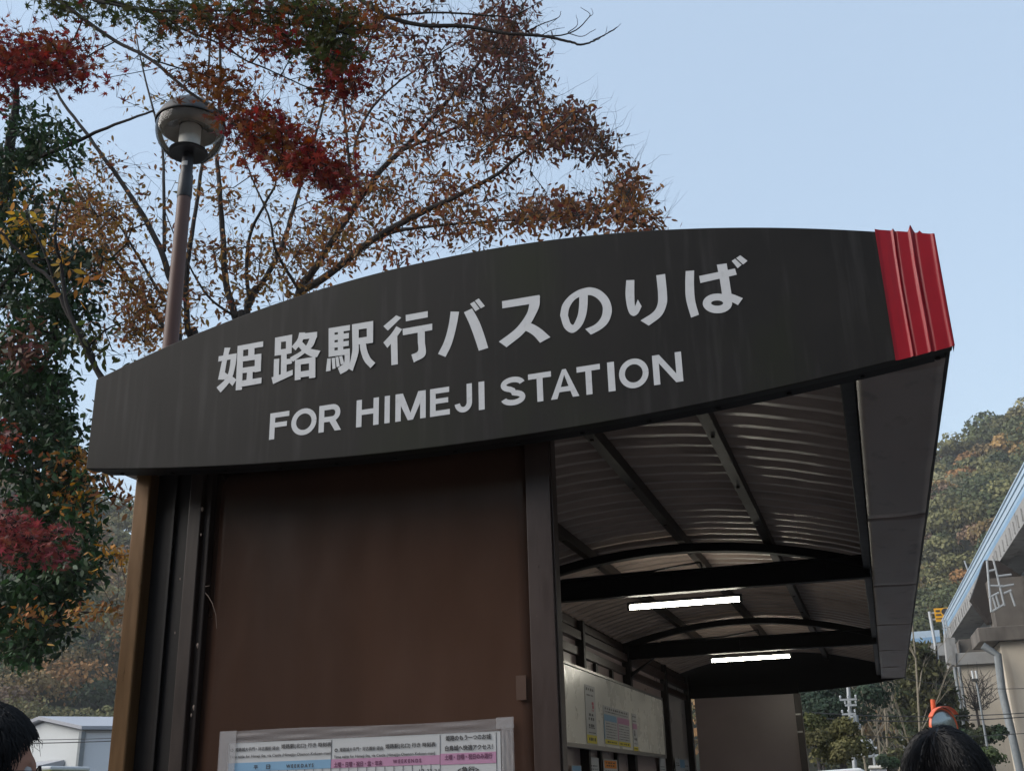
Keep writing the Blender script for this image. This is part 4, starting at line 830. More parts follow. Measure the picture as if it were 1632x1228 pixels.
def crown_quads(c, rad, col, n, leafs):
    """a lumpy crown: leaf clumps over several overlapping lobes"""
    k = 7; lob = rng.normal(size=(k, 3)); lob /= np.linalg.norm(lob, axis=1)[:, None]; lob[:, 2] = np.abs(lob[:, 2])*.8-.1
    lc = c+lob*rad*np.array([.55, .55, .5]); lr = rad*(.42+.25*rng.random(k))
    w_ = rng.integers(0, k, n); d = rng.normal(size=(n, 3)); d[:, 2] = np.where(d[:, 2] < -.3, -d[:, 2], d[:, 2]); d /= np.linalg.norm(d, axis=1)[:, None]
    p = lc[w_]+d*lr[w_][:, None]*(.86+.2*rng.random((n, 1)))
    nr = d+rng.normal(0, .45, (n, 3)); nr /= np.linalg.norm(nr, axis=1)[:, None]
    t = np.cross(nr, rng.normal(size=(n, 3))); t /= np.linalg.norm(t, axis=1)[:, None]; s = np.cross(nr, t)
    h = leafs*(.6+.8*rng.random((n, 1)))
    V = np.stack([p-t*h-s*h*.6, p+t*h*.2-s*h, p+t*h+s*h*.5, p-t*h*.3+s*h], 1).reshape(-1, 3)
    lc_ = col*(.75+.5*rng.random((k, 1))); cc = lc_[w_]*(.8+.4*rng.random((n, 1)))
    return V, np.repeat(cc, 4, 0)
def forest(name, az0, az1, step, warm, seedpal, nq=330):
    VV = []; CC = []; r = R0-2
    while r < R1+10:
        da = math.degrees(step/r); a = az0+random.random()*da
        while a < az1:
            rr = r+random.uniform(-.5, .5)*step; aa = a+random.uniform(-.5, .5)*da
            p = hill_pt(np.array(rr), np.array(aa)); rad = step*(.55+.5*random.random())
            pn = .5+.5*math.sin(aa*.9+rr*.05+math.sin(rr*.11)*1.3)
            t = (rr-R0)/(R1-R0); wts = np.array(seedpal, float).copy(); wts[[4, 5, 6]] *= .3+2.4*pn*warm*(1.25-t*.85); wts /= wts.sum()
            col = FPAL[rng.choice(len(FPAL), p=wts)]*(1.05+.45*random.random())
            v, c_ = crown_quads(p+np.array([0, 0, rad*.75]), rad, col, int(nq*(1.5-.6*min(1, max(0, (rr-R0)/140)))), (.0014*rr if nq > 200 else .0028*rr))
            VV.append(v); CC.append(c_); a += da
        r += step*.8
    V = np.vstack(VV); C = np.vstack(CC)
    o = link(name, arr_mesh(name, V, np.arange(len(V)).reshape(-1, 4), C), M['wood'], origin=(0, 200, 0))
    return tag(o, kind='stuff')
tag(forest('forest', -2, 15.5, 5.2, .65, [3, 3.4, 3.6, 3, 2, 1.3, .8, 1.2, 2.2, 1.2], 620), 'autumn wood of green and rusty crowns covering the right hillside', 'forest')
tag(forest('forest', -50, -33, 5.4, .9, [2, 3.2, 3.4, 3, 2.4, 2.2, 1.2, 1.6, 1.2, 2.4], 480), 'muted autumn wood of green and tan crowns covering the left hillside', 'forest')
tag(forest('forest', -33, -2, 9, .8, [2, 3, 3, 2, 2, 1, 1, 1, 2, 1], 160), 'autumn wood on the low hills behind the shelter', 'forest')

tag(forest('forest', 60, 285, 13, .8, [2, 3, 3, 2, 2, 1, 1, 1, 2, 1], 60), 'autumn wood on the hills behind the viewer across the valley', 'forest')

def bush(name, label, cat, c, rad, cols, n, leafs, group=None, stretch=(1, 1, 1), mt='wood'):
    root = thing(name, label, cat, (c[0], c[1], 0), group)
    VV = []; CC = []
    for k in range(9):
        o = rng.normal(0, .45, 3)*rad*np.array(stretch); o[2] = abs(o[2])*.9
        v, cc = crown_quads(np.array(c)+o, rad*.55, np.array(cols[k % len(cols)]), n//9, leafs); VV.append(v); CC.append(cc)
    V = np.vstack(VV)
    link('foliage', arr_mesh('foliage', V, np.arange(len(V)).reshape(-1, 4), np.vstack(CC)), M[mt], root)
    MB().tube([(c[0], c[1], 0), (c[0]+.1, c[1], c[2]*.6), (c[0], c[1]+.1, c[2])], [.16, .12, .05], 8).build('trunk', M['bark'], root, smooth=True)
    return root
p = atY(1340, 1215, 38); bush('bush', 'olive green bushy tree beside the far end wall of the shelter', 'bush', p, 1.15, [(.11, .105, .04), (.13, .12, .05), (.08, .085, .03)], 9000, .042)
p = atY(1300, 1190, 60); bush('bush', 'dark green leafy tree just right of the far shelter column', 'bush', p+np.array([0, 0, .5]), 2.6, [(.03, .05, .03), (.04, .055, .03)], 7000, .085)
p = atY(1300, 1130, 85); bush('bush', 'dark green tree under the eave beyond the utility poles', 'bush', p, 4.0, [(.035, .055, .03), (.03, .05, .035)], 7000, .12)
p = atY(1420, 1150, 98); bush('bush', 'dark shady tree mass behind the bare trunks', 'bush', p, 4.2, [(.04, .05, .03), (.06, .055, .04)], 7000, .13, stretch=(1.8, 1, 1))
p = atY(1575, 1190, 58); bush('bush', 'low dark green shrub at the foot of the concrete pier', 'bush', p, 1.0, [(.035, .06, .03), (.05, .06, .03)], 5000, .06, stretch=(1.8, 1, .6))
p = atY(1565, 1216, 45); bush('bush', 'small light green shrub below the dark shrub by the pier', 'bush', p, .7, [(.07, .11, .04), (.09, .12, .05)], 4000, .035, stretch=(1.2, 1, .6))
p = atY(1415, 1222, 40); bush('bush', 'small green shrub between the cream roof and the black haired head', 'bush', p, .45, [(.06, .10, .05), (.10, .13, .08)], 2500, .03)
# feathery conifer by the viaduct
cb = atY(1490, 1200, 75); root = thing('conifer', 'feathery olive conifer with sweeping branches beside the viaduct pier', 'tree', (cb[0], 75, 0))
ctop = atY(1492, 1028, 75); m = MB().tube([(cb[0], 75, 0), (ctop[0], 75, ctop[2])], [.3, .05], 8); cen = []; cols = []
for k in range(120):
    t = random.random(); z = 2+(ctop[2]-2)*t; L = (1-t)*3.0+.5; a = random.random()*6.283; d = np.array([math.cos(a), math.sin(a), .35-.2*(1-t)])
    b0 = np.array([cb[0], 75, z]); e = b0+d*L; m.tube([b0, (b0+e)/2+np.array([0, 0, .1*L]), e], [.05, .03, .01], 4)
    n = 46; s = rng.random((n, 1))**.7; cen.append(b0+d*L*s+np.array([0, 0, .25*L])*s*(1-s)*1.6+rng.normal(0, .12, (n, 3))); cc = np.array((.10, .10, .045)) if random.random() < .6 else np.array((.05, .065, .03)); cols.append(cc*(.7+.6*rng.random((n, 1))))
m.build('trunk', M['bark'], root, smooth=True)
link('crown', leaf_mesh('crown', np.vstack(cen), .42, np.vstack(cols), LEAF4, 0, .2), M['wood'], root)
# bare trees
def bare_tree(px, pyb, pyt, Y, label, seed, kind=0, lean=0):
    random.seed(seed); b0 = atY(px, pyb, Y); tp = atY(px+lean, pyt, Y); root = thing('bare_tree', label, 'tree', (b0[0], Y, 0), 'bare pale trees below the hillside')
    m = MB(); hgt = tp[2]
    def br(p, d, L, r, lev):
        pts = [p]; q = np.array(p)
        for s in range(5):
            d = d+np.array([random.gauss(0, .06), random.gauss(0, .06), .03]); d = d/np.linalg.norm(d); q = q+d*L/5; pts.append(q.copy())
        m.tube(pts, np.linspace(r, r*.45, 6), 6 if lev < 2 else 4)
        if lev < 3:
            for s in range(3 if lev else 6):
                t = random.uniform(.35, 1); i = min(4, int(t*5)); a = random.random()*6.283
                nd = d*.8+.55*np.array([math.cos(a), math.sin(a), .25]); br(pts[i], nd/np.linalg.norm(nd), L*(.42 if lev == 0 else .5), r*.45, lev+1)
    d0 = np.array([tp[0]-b0[0], 0, hgt]); br(np.array([b0[0], Y, 0]), d0/np.linalg.norm(d0), hgt, .0011*Y*1.15, 0)
    m.build('trunk', M['barkl'], root, smooth=True)
for i, (px, pb_, pt, Y, lab, ln) in enumerate([(1380, 1200, 1080, 80, 'tall pale bare tree right of the white utility pole', -6), (1397, 1200, 1060, 82, 'slim bare tree second from the white utility pole', -4), (1408, 1200, 1070, 78, 'bare tree third from the white utility pole', 3), (1418, 1200, 1075, 84, 'thin bare tree in the middle of the row below the eave', 2),
        (1432, 1200, 1050, 80, 'bare tree just left of the crooked forked one', -8), (1461, 1195, 985, 72, 'crooked pale bare tree nearest the conifer', -12), (1452, 1200, 1090, 90, 'short bare tree behind the crooked one', -14)]):
    bare_tree(px, pb_, pt, Y, lab, 40+i, 0, ln)
random.seed(99)

# ------------------------------------------------------------------ viaduct
dv = ray(1365, 1268)[:2]; vd = dv/np.linalg.norm(dv); vn = np.array([vd[1], -vd[0]])
def Vp(lat, al, u): q = lat*vn+al*vd; return np.array([q[0], q[1], u+H])
def atAl(px, py, al): q = ray(px, py); t = al/(q[:2]@vd); return (q[:2]@vn)*t, q[2]*t
via = thing('viaduct', 'elevated concrete road with a pale blue noise barrier beside the hill', 'viaduct', tuple(Vp(14, 70, -H)))
def vbox(m, l0, l1, a0, a1, u0, u1):
    v = [Vp(l, a, u) for u in (u0, u1) for l, a in ((l0, a0), (l1, a0), (l1, a1), (l0, a1))]
    return m.add(v, [(3, 2, 1, 0), (4, 5, 6, 7), (0, 1, 5, 4), (1, 2, 6, 5), (2, 3, 7, 6), (3, 0, 4, 7)])
LT = 9.4; A0, A1 = 30, 108
ut, ub = LT/.675, LT/.742
hh = ut-ub
for k, (f0, f1, nm, mt, off) in enumerate([(.0, .20, 'barrier_rail', 'bar_b', .0), (.21, .38, 'barrier_panel', 'bar_m', .04), (.39, .45, 'barrier_rail', 'bar_w', 0), (.46, .68, 'barrier_panel', 'bar_w', .05), (.69, .74, 'barrier_rail', 'bar_m', .0), (.75, .93, 'barrier_panel', 'bar_w', .05), (.935, 1.0, 'barrier_rail', 'bar_w', -.01)]):
    vbox(MB(), LT+off, LT+.12, A0, A1, ub+hh*f0, ub+hh*f1).build(nm, M[mt], via, bevel=.01)
for a in np.arange(A0, A1, 3.0): vbox(MB(), LT+.125, LT+.22, a, a+.12, ub, ut-.02).build('barrier_post', M['galv'], via)
u2 = LT/.807
m = MB(); vbox(m, LT-.02, LT+.6, A0, A1, u2, ub-.004)
m.build('edge_beam', M['concg'], via, bevel=.03)
for a in np.arange(A0+16, A1, 1.5): vbox(MB(), LT-.09, LT-.021, a, a+.14, u2+.12, ub-.3).build('edge_bracket', M['concg'], via)
vbox(MB(), LT+.6, LT+15, A0, A1, u2+.15, ub-.1).build('deck', M['concg'], via)
g1 = atAl(1632, 880, 62)
for lo in (LT+1.9, LT+6.0, LT+10.2): vbox(MB(), lo, lo+.5, A0, A1+2, u2-1.25, u2+.148).build('girder', M['girder'], via, bevel=.02)
for lo in (LT+2.41, LT+6.51):
    m = MB()
    for a in np.arange(A0+3, A1, 9): vbox(m, lo, lo+3.58, a, a+.3, u2-.9, u2-.3)
    m.build('cross_brace', M['concd'], via)
# piers with caps
lfar, ufar = atAl(1529, 1060, 92); pt_ = atAl(1600, 1052, 92)[1]
vbox(MB(), lfar, lfar+13, 92, 95, -H, ufar).build('pier', M['conc'], via, bevel=.06)
vbox(MB(), lfar-.6, lfar+13.6, 91.6, 95.5, ufar+.003, ufar+.9).build('pier_cap', M['concg'], via, bevel=.04)
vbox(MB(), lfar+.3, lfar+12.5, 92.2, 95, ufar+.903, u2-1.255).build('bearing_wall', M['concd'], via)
ln, un = atAl(1592, 1022, 64)
vbox(MB(), ln, ln+13, 64, 67, -H, un).build('pier', M['conc'], via, bevel=.06)
vbox(MB(), ln-1.0, ln+13.6, 63.6, 67.4, un+.003, un+.75).build('pier_cap', M['concd'], via, bevel=.04)
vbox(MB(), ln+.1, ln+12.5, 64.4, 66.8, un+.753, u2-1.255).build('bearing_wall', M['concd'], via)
# stepped concrete bracket on the far pier's left edge
pl_ = [atAl(*q, 91.4) for q in ((1506, 1015), (1510, 1055), (1524, 1060), (1522, 1015))]
m = MB().loft([Vp(a, 91.5, u) for a, u in pl_], [Vp(a, 93, u) for a, u in pl_]); m.build('pier_corbel', M['concg'], via)
# drain pipe
d1 = [atAl(1566, 1028, 63.3), atAl(1590, 1043, 63.3), atAl(1597, 1100, 63.3), atAl(1626, 1228, 63.3)]
m = MB().tube([Vp(a, 63.3, u) for a, u in d1]+[Vp(d1[-1][0]+.15, 63.3, -H)], .20, 12); m.build('drain_pipe', M['galvd'], via, smooth=True)
m = MB()
for px0, px1 in ((1521, 1548), (1528, 1553)):
    q0, q1 = atAl(px0, 1062, 91), atAl(px1, 1228, 91); m.tube([Vp(q0[0], 91, q0[1]), Vp(q1[0], 91, q1[1])], .13, 8)
m.build('drain_pipe', M['galvd'], via, smooth=True)
# inspection walkway hung under the edge
def wp(px, py, al=60): a, u = atAl(px, py, al); return Vp(a, al, u)
m = MB()
def rod(a, b_, r=.055, dz=0): m.tube([wp(*a, 60+dz), wp(*b_, 60+dz)], r, 6)
for dz in (0, 1.6):
    m = MB()
    rod((1573, 893), (1580, 975), dz=dz); rod((1583, 890), (1601, 965), dz=dz); rod((1574, 910), (1588, 907), dz=dz); rod((1578, 933), (1598, 933), dz=dz); rod((1588, 918), (1612, 915), dz=dz); rod((1592, 935), (1616, 931), dz=dz)
    rod((1576, 952), (1592, 944), dz=dz); rod((1581, 974), (1600, 963), dz=dz); rod((1582, 950), (1588, 970), dz=dz); rod((1587, 947), (1593, 967), dz=dz); rod((1610, 942), (1618, 965), dz=dz); rod((1600, 945), (1612, 940), dz=dz)
    m.build('walkway', M['galv'], via)
m = MB()
for py0, px0 in ((905, 1545), (965, 1530), (1000, 1520)):
    al = 60+(1632-px0)*.38; rodp = [wp(px0-8, py0-12, al), wp(px0+4, py0+22, al)]; m.tube(rodp, .06, 6); m.tube([wp(px0-1, py0+8, al), wp(px0+22, py0+4, al)], .05, 6)
for a_, b_ in (((1503, 985), (1512, 1050)), ((1507, 985), (1517, 1060)), ((1503, 1000), (1513, 998)), ((1506, 1020), (1516, 1018)), ((1539, 960), (1545, 1000)), ((1532, 972), (1537, 1000))):
    m.tube([wp(*a_, 100), wp(*b_, 100)], .07, 6)
m.build('ladder', M['galv'], via)
# dark haunch between deck and pier
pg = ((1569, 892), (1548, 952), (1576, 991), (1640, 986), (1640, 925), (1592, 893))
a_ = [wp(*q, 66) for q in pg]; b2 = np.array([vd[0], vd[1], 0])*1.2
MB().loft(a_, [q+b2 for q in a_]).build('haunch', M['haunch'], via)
# far stretch of barrier curving left
fa = [atY(*q, 119) for q in ((1444, 1007), (1497, 1003))]; fb = [atY(*q, 119) for q in ((1446, 1018), (1498, 1013))]; fc = [atY(*q, 119) for q in ((1448, 1029), (1499, 1022))]
rb_ = thing('ramp', 'distant white and blue barrier of a curving ramp seen below the orange sign', 'ramp', ((fa[0][0]+fa[1][0])/2, 119, 0))
dY = np.array([0, .4, 0])
MB().loft([fb[0], fb[1], fa[1], fa[0]], [q+dY for q in (fb[0], fb[1], fa[1], fa[0])]).build('barrier_panel', M['bar_w'], rb_)
MB().loft([fc[0], fc[1], fb[1], fb[0]], [q+dY*.9 for q in (fc[0], fc[1], fb[1], fb[0])]).build('barrier_rail', M['bar_b'], rb_)
ex = lambda q, x, dz: np.array([q[0]+x, q[1], q[2]+dz])
MB().loft([ex(fc[0], -6, -1.2), ex(fc[1], 8, -1.2), ex(fc[1], 8, -.02), ex(fc[0], -6, -.02)], [ex(q, x, z)+np.array([0, 6, 0]) for q, x, z in ((fc[0], -6, -1.2), (fc[1], 8, -1.2), (fc[1], 8, -.02), (fc[0], -6, -.02))]).build('deck', M['concg'], rb_)
for x in (fc[0][0]-2, fc[1][0]+3): MB().box(x, x+1.1, 120, 122, 0, fc[0][2]-1.2).build('pier', M['concg'], rb_)
# orange road sign
sg = thing('road_sign', 'orange electronic style road sign on white posts above the ramp', 'sign', (atY(1490, 990, 116)[0], 116, 0))
qa, qb, qc, qd = [atY(*q, 116) for q in ((1488, 969), (1520, 967), (1520, 990), (1492, 990))]
MB().loft([qd, qc, qb, qa], [q+np.array([0, .25, 0]) for q in (qd, qc, qb, qa)]).build('sign_face', M['ysign'], sg)
m = MB(); cc_ = atY(1507, 974, 115.95); m.add([(cc_[0]+.38*math.cos(t), 115.95, cc_[2]+.34*math.sin(t)) for t in np.linspace(0, 2*math.pi, 24, endpoint=False)], [tuple(range(24))])
for (px, py, w_, h_) in ((1494.5, 973, .4, .17), (1496, 979, .5, .15), (1497, 985, .6, .08)): c_ = atY(px, py, 115.95); m.add([(c_[0]-w_/2, 115.95, c_[2]-h_/2), (c_[0]+w_/2, 115.95, c_[2]-h_/2), (c_[0]+w_/2, 115.95, c_[2]+h_/2), (c_[0]-w_/2, 115.95, c_[2]+h_/2)], [(0, 1, 2, 3)])
m.build('symbol', M['ink'], sg)
p0, p1 = atY(1481, 974, 116.2), atY(1487, 1008, 116.2); e0, e1 = atY(1482, 977, 116.3), atY(1494, 976, 116.3); f0, f1 = atY(1483, 987, 116.3), atY(1494, 986, 116.3)
m = MB().tube([p0, p1, (p1[0]+.2, 116.2, 0)], .15, 8).tube([e0, e1], .09, 6).tube([f0, f1], .09, 6); m.build('pole', M['galv'], sg)

# ------------------------------------------------------------------ air
hz = MB().box(-420, 420, -420, 420, -3, 125).mesh('haze'); hm = bpy.data.materials.new('haze_air'); hm.use_nodes = True; nt = hm.node_tree
nt.nodes.remove(nt.nodes['Principled BSDF']); pv = nt.nodes.new('ShaderNodeVolumePrincipled'); pv.inputs['Color'].default_value = (.92, .94, .97, 1); pv.inputs['Density'].default_value = HAZE
nt.links.new(pv.outputs[0], nt.nodes['Material Output'].inputs['Volume'])
tag(link('haze', hz, hm, origin=(0, 0, -3)), kind='stuff')

# ------------------------------------------------------------------ poles, wires, antenna, mirror
def pole(name, label, px_t, py_t, px_b, Y, r, mt, arms):
    t_ = atY(px_t, py_t, Y); b_ = atY(px_b, 1228, Y); t = thing(name, label, 'utility pole', (b_[0], Y, 0), 'utility poles seen under the eave')
    dx = (t_[0]-b_[0])/(t_[2]-b_[2]); g0 = np.array([b_[0]-dx*b_[2], Y, 0])
    MB().tube([g0, t_], [r*1.2, r*.85], 12).build('pole', M[mt], t, smooth=True)
    for (px, py, half, kind) in arms:
        c_ = atY(px, py, Y-.25)
        if kind == 'arm':
            m = MB().box(c_[0]-half, c_[0]+half, Y-.3, Y-.2, c_[2]-.035, c_[2]+.035); m.build('crossarm', M['galv'], t)
            for k in (np.linspace(-.9, .9, 3)): MB().lathe([(0, .12), (.03, .11), (.05, .07), (.025, .06), (.045, .02), (.02, .015), (.02, -.0)], (c_[0]+half*k, Y-.25, c_[2]+.05), 10).build('insulator', M['galv'], t, smooth=True)
        elif kind == 'box':
            m = MB().lathe([(0, half), (half*.45, half), (half*.5, half*.9), (half*.5, -half*.9), (half*.4, -half), (0, -half)], (c_[0], Y-.5, c_[2]), 14); m.build('transformer', M['galvd'], t, smooth=True)
    return t
pole('utility_pole', 'white topped utility pole with crossarms, insulators and transformers', 1351, 1085, 1363, 46, .085, 'galv', [(1352, 1114, .32, 'arm'), (1356, 1123, .22, 'arm'), (1353, 1137, .26, 'arm'), (1353, 1149, .16, 'box'), (1361, 1150, .22, 'box'), (1365, 1148, .2, 'box'), (1362, 1160, .24, 'arm')])
pole('utility_pole', 'plain weathered wooden utility pole left of the white topped one', 1333, 1085, 1346, 62, .14, 'bark', [(1337, 1136, .3, 'arm')])
# switch frame with insulators
c_ = atY(1372, 1190, 44); t = thing('switch_frame', 'grey steel frame with hanging insulators beside the white topped pole', 'pole frame', (c_[0], 44, 0))
m = MB()
for a_, b_ in (((1364, 1181), (1389, 1179)), ((1389, 1179), (1391, 1193)), ((1364, 1187), (1391, 1185)), ((1378, 1192), (1398, 1191)), ((1384, 1205), (1400, 1203)), ((1362, 1187), (1366, 1204)), ((1391, 1193), (1395, 1228))):
    m.tube([atY(*a_, 44), atY(*b_, 44)], .045, 6)
p_ = atY(1395, 1228, 44); m.tube([p_, (p_[0], 44, 0)], .08, 8); m.build('frame', M['galv'], t)
for px in (1362, 1367, 1372, 1377): 
    q_ = atY(px, 1196, 43.9); MB().lathe([(0, .22), (.05, .2), (.09, .1), (.05, .08), (.09, 0), (.05, -.02), (.08, -.12), (0, -.2)], q_, 10).build('insulator', M['white'], t, smooth=True)
def wire(label, a, b_, r=.012, sag=.3):
    A_, B_ = np.array(a), np.array(b_); pts = [A_+(B_-A_)*t-np.array([0, 0, sag*4*t*(1-t)]) for t in np.linspace(0, 1, 24)]
    o = MB().tube(pts, r, 5).build('overhead_wire', M['wire']); tag(o, label, 'wire', 'overhead wires')
wire('topmost overhead wire crossing in front of the pier under the eave', atY(1200, 1126, 46), atY(1700, 1130, 46), .018)
wire('middle overhead wire crossing just above the black haired head', atY(1200, 1135, 46), atY(1700, 1136, 46), .02)
wire('lowest overhead wire crossing behind the black haired head', atY(1200, 1160, 46), atY(1700, 1162, 46), .014)
wire('thin wire crossing high on the pier face', atY(1440, 1080, 52), atY(1700, 1090, 52), .014)
wire('upper of two wires across the white warehouse', atY(-60, 1178, 30), atY(260, 1172, 30), .012, .05)
wire('lower of two wires across the white warehouse', atY(-60, 1184, 30), atY(260, 1176, 30), .016, .05)
# antenna mast
ta, tb = atY(1556, 1084, 50), atY(1580, 1228, 50); t = thing('antenna_mast', 'thin grey mast with twin white antennas in front of the pier', 'mast', (tb[0], 50, 0))
dx = (ta[0]-tb[0])/(ta[2]-tb[2]); MB().tube([(tb[0]-dx*tb[2], 50, 0), ta], [.06, .04], 10).build('pole', M['galvd'], t, smooth=True)
for a_, b_ in (((1549, 1068), (1552, 1084)), ((1555, 1068), (1558, 1084))): MB().tube([atY(*a_, 49.9), atY(*b_, 49.9)], .045, 8).build('antenna', M['white'], t, smooth=True)
q_ = atY(1554, 1083, 49.9); MB().box(q_[0]-.12, q_[0]+.12, 49.85, 50.0, q_[2]-.05, q_[2]+.06).build('bracket', M['fix'], t)
# bare shrub against the pier
b0 = atY(1555, 1115, 85); root = thing('bare_shrub', 'bare dark shrub with tangled twigs in front of the pier face', 'shrub', (b0[0], 85, 0)); m = MB()
random.seed(5); mid = atY(1556, 1130, 85); m.tube([(b0[0], 85, 0), mid], [.12, .08], 6)
for k in range(34):
    e = atY(random.uniform(1532, 1585), random.uniform(1066, 1108), 85+random.uniform(-1, 1)); c2 = (mid+e)/2+rng.normal(0, .35, 3); m.tube(catmull([mid, c2, e], 4), np.linspace(.03, .01, 9), 4)
    for j in range(2): e2 = e+rng.normal(0, .5, 3); m.tube([c2, (c2+e2)/2+rng.normal(0, .15, 3), e2], [.02, .013, .007], 4)
m.build('branches', M['bark'], root)
# orange traffic mirror
YM = 24; cm = atY(1505, 1159, YM); r_m = .5*60/F*(cm-np.array([0, 0, H]))@fw
mr_ = thing('traffic_mirror', 'orange rimmed round traffic mirror standing behind the black haired head', 'traffic mirror', (cm[0], YM, 0))
n = 40
prof = [(r_m*.0, -.09), (r_m*.5, -.075), (r_m*.92, -.01)]
m = MB(); k = 12
rot = Matrix.Rotation(R_(90), 3, 'X') @ Matrix.Rotation(0, 3, 'Z')
def disc(prof, yaw=.8):
    m = MB().lathe(prof, (0, 0, 0), n); Rm = Matrix.Rotation(yaw, 3, 'Z') @ Matrix.Rotation(R_(-90), 3, 'X')
    m.v = [tuple(np.array(Rm @ Vector(v))+cm) for v in m.v]; return m
disc([(0, -.11), (r_m*.4, -.10), (r_m*.75, -.06), (r_m*.93, -.0)]).build('mirror_face', M['mirror'], mr_, smooth=True)
disc([(r_m*.92, .0), (r_m*1.0, -.02), (r_m*1.03, .02), (r_m*.98, .05), (r_m*.5, .09), (0, .1)]).build('rim', M['orange'], mr_, smooth=True)
hood = MB()
Rm = Matrix.Rotation(.8, 3, 'Z') @ Matrix.Rotation(R_(-90), 3, 'X')
hood.grid(lambda u, v: tuple(np.array(Rm @ Vector((r_m*1.06*math.cos(R_(-155+130*u)), r_m*1.06*math.sin(R_(-150+110*u)), .03-.11*v)))+cm), 20, 3)
o = hood.build('hood', M['orange'], mr_, smooth=True); md = o.modifiers.new('thick', 'SOLIDIFY'); md.thickness = .012
pt1, pt2 = atY(1486.5, 1114, YM+.2), atY(1491, 1170, YM+.2)
dx = (pt1[0]-pt2[0])/(pt1[2]-pt2[2]); MB().tube([(pt2[0]-dx*pt2[2], YM+.2, 0), pt1], .047, 12).build('pole', M['orange'], mr_, smooth=True)
# small roofs low under the eave
c_ = atY(1402, 1222, 42); t = thing('shed', 'small shed with a ribbed cream roof below the bare trees', 'shed', (c_[0], 43, 0))
za = atY(1402, 1217, 42)[2]
m = MB(); m.grid(lambda u, v: (c_[0]-.38+.76*u, 42+2*v, za-.1+.1*v+.006*(int(u*32) % 2)), 32, 1); o = m.build('roof', M['cream'], t); md = o.modifiers.new('thick', 'SOLIDIFY'); md.thickness = .03
MB().box(c_[0]-.34, c_[0]+.34, 42.1, 43.9, 0, za-.15).build('wall', M['white_lift'], t)
c_ = atY(1320, 1226, 34); t = thing('parked_car', 'white car roof just showing at the foot of the olive bush', 'car', (c_[0], 34, 0))
def car(t, cx, cy, zr, mt):
    s = zr/1.5
    side = [(-2.1, .35), (-2.15, .8), (-1.3, .95), (-.7, 1.45), (.9, 1.5), (1.7, 1.0), (2.1, .9), (2.15, .35)]
    m = MB().loft([(cx+x, cy-.8, z*s) for x, z in side], [(cx+x, cy+.8, z*s) for x, z in side]); m.build('body', M[mt], t, bevel=.06)
    for sy in (-.81, .81):
        m = MB().loft([(cx+x, cy+sy-.005, z*s) for x, z in ((-1.05, .98), (-.62, 1.38), (.85, 1.42), (1.45, 1.02))], [(cx+x, cy+sy+.005, z*s) for x, z in ((-1.05, .98), (-.62, 1.38), (.85, 1.42), (1.45, 1.02))]); m.build('window', M['frame'], t)
        for sx in (-1.3, 1.3): MB().tube([(cx+sx, cy+sy*.82, .32), (cx+sx, cy+sy*1.04, .32)], .32, 20).build('wheel', M['fix'], t, smooth=True)
car(t, c_[0], 34, c_[2]+.02, 'white')

# ------------------------------------------------------------------ warehouse and van at the left
YWH = 42.0
k0 = atY(133.5, 1163, YWH); kA = atY(40, 1140, YWH+9); 
wv = thing('warehouse', 'long white warehouse with a low grey roof beyond the shelter', 'warehouse', (k0[0]-4, YWH+6, 0))
ze = k0[2]
# gable face runs from the corner to the left and away; long side runs right and away
ga = np.array([-.955, .295, 0]); gb = np.array([.70, .71, 0]); WG, LG = 6.0, 30.0
pitch = .0
def wp2(a, b_, z): return tuple(np.array([k0[0], YWH, 0])+ga*a+gb*b_+np.array([0, 0, z]))
rz = ze+.52
def gbl(b_, e=0): return [wp2(-e, b_, 0), wp2(WG+e, b_, 0), wp2(WG+e, b_, ze), wp2(WG/2, b_, rz), wp2(-e, b_, ze)]
MB().loft(gbl(0), gbl(LG)).build('wall', M['white'], wv)
MB().loft([wp2(-.012, .1, .0), wp2(-.012, LG, 0), wp2(-.012, LG, ze-.1), wp2(-.012, .1, ze-.1)], [wp2(-.03, .1, .0), wp2(-.03, LG, 0), wp2(-.03, LG, ze-.1), wp2(-.03, .1, ze-.1)]).build('side_wall', M['white_lift'], wv)
for s in (0, 1):
    q = [(-.35, ze+.02), (WG/2, rz+.10), (WG/2, rz+.25), (-.35, ze+.17)] if s == 0 else [(WG+.35, ze+.02), (WG/2+.001, rz+.10), (WG/2+.001, rz+.25), (WG+.35, ze+.17)]
    MB().loft([wp2(a, -.3, z) for a, z in q], [wp2(a, LG+.3, z) for a, z in q]).build('roof', M['roofg'], wv)
m = MB().obox(np.array(wp2(-.1, -.1, ze/2)), .09*ga, .09*gb, np.array([0, 0, ze/2-.05])); m.build('downpipe', M['galvd'], wv)
aw = [atY(95, 1212, YWH-2), atY(124, 1209, YWH-2)]
z_ = aw[0][2]; MB().loft([wp2(1.1, -.05, z_-.1), wp2(3.2, -.05, z_-.1), wp2(3.2, -.05, z_+.15), wp2(1.1, -.05, z_+.15)], [wp2(1.1, -1.2, z_-.22), wp2(3.2, -1.2, z_-.22), wp2(3.2, -1.2, z_-.1), wp2(1.1, -1.2, z_-.1)]).build('awning', M['roofg'], wv)
c_ = atY(100, 1222, 26); t = thing('parked_van', 'olive yellow van with a white roof parked before the warehouse', 'van', (c_[0], 26, 0))
zr = c_[2]; cx, cy = c_[0], 26
MB().loft([(cx+x, cy-.85, z) for x, z in ((-2.0, .35), (.55, .35), (.55, zr-.35), (.3, zr-.1), (-2.0, zr-.1))], [(cx+x, cy+.85, z) for x, z in ((-2.0, .35), (.55, .35), (.55, zr-.35), (.3, zr-.1), (-2.0, zr-.1))]).build('body', M['vanp'], t, bevel=.06)
MB().box(cx-1.95, cx+.28, cy-.8, cy+.8, zr-.095, zr+.02).build('roof', M['white'], t, bevel=.04)
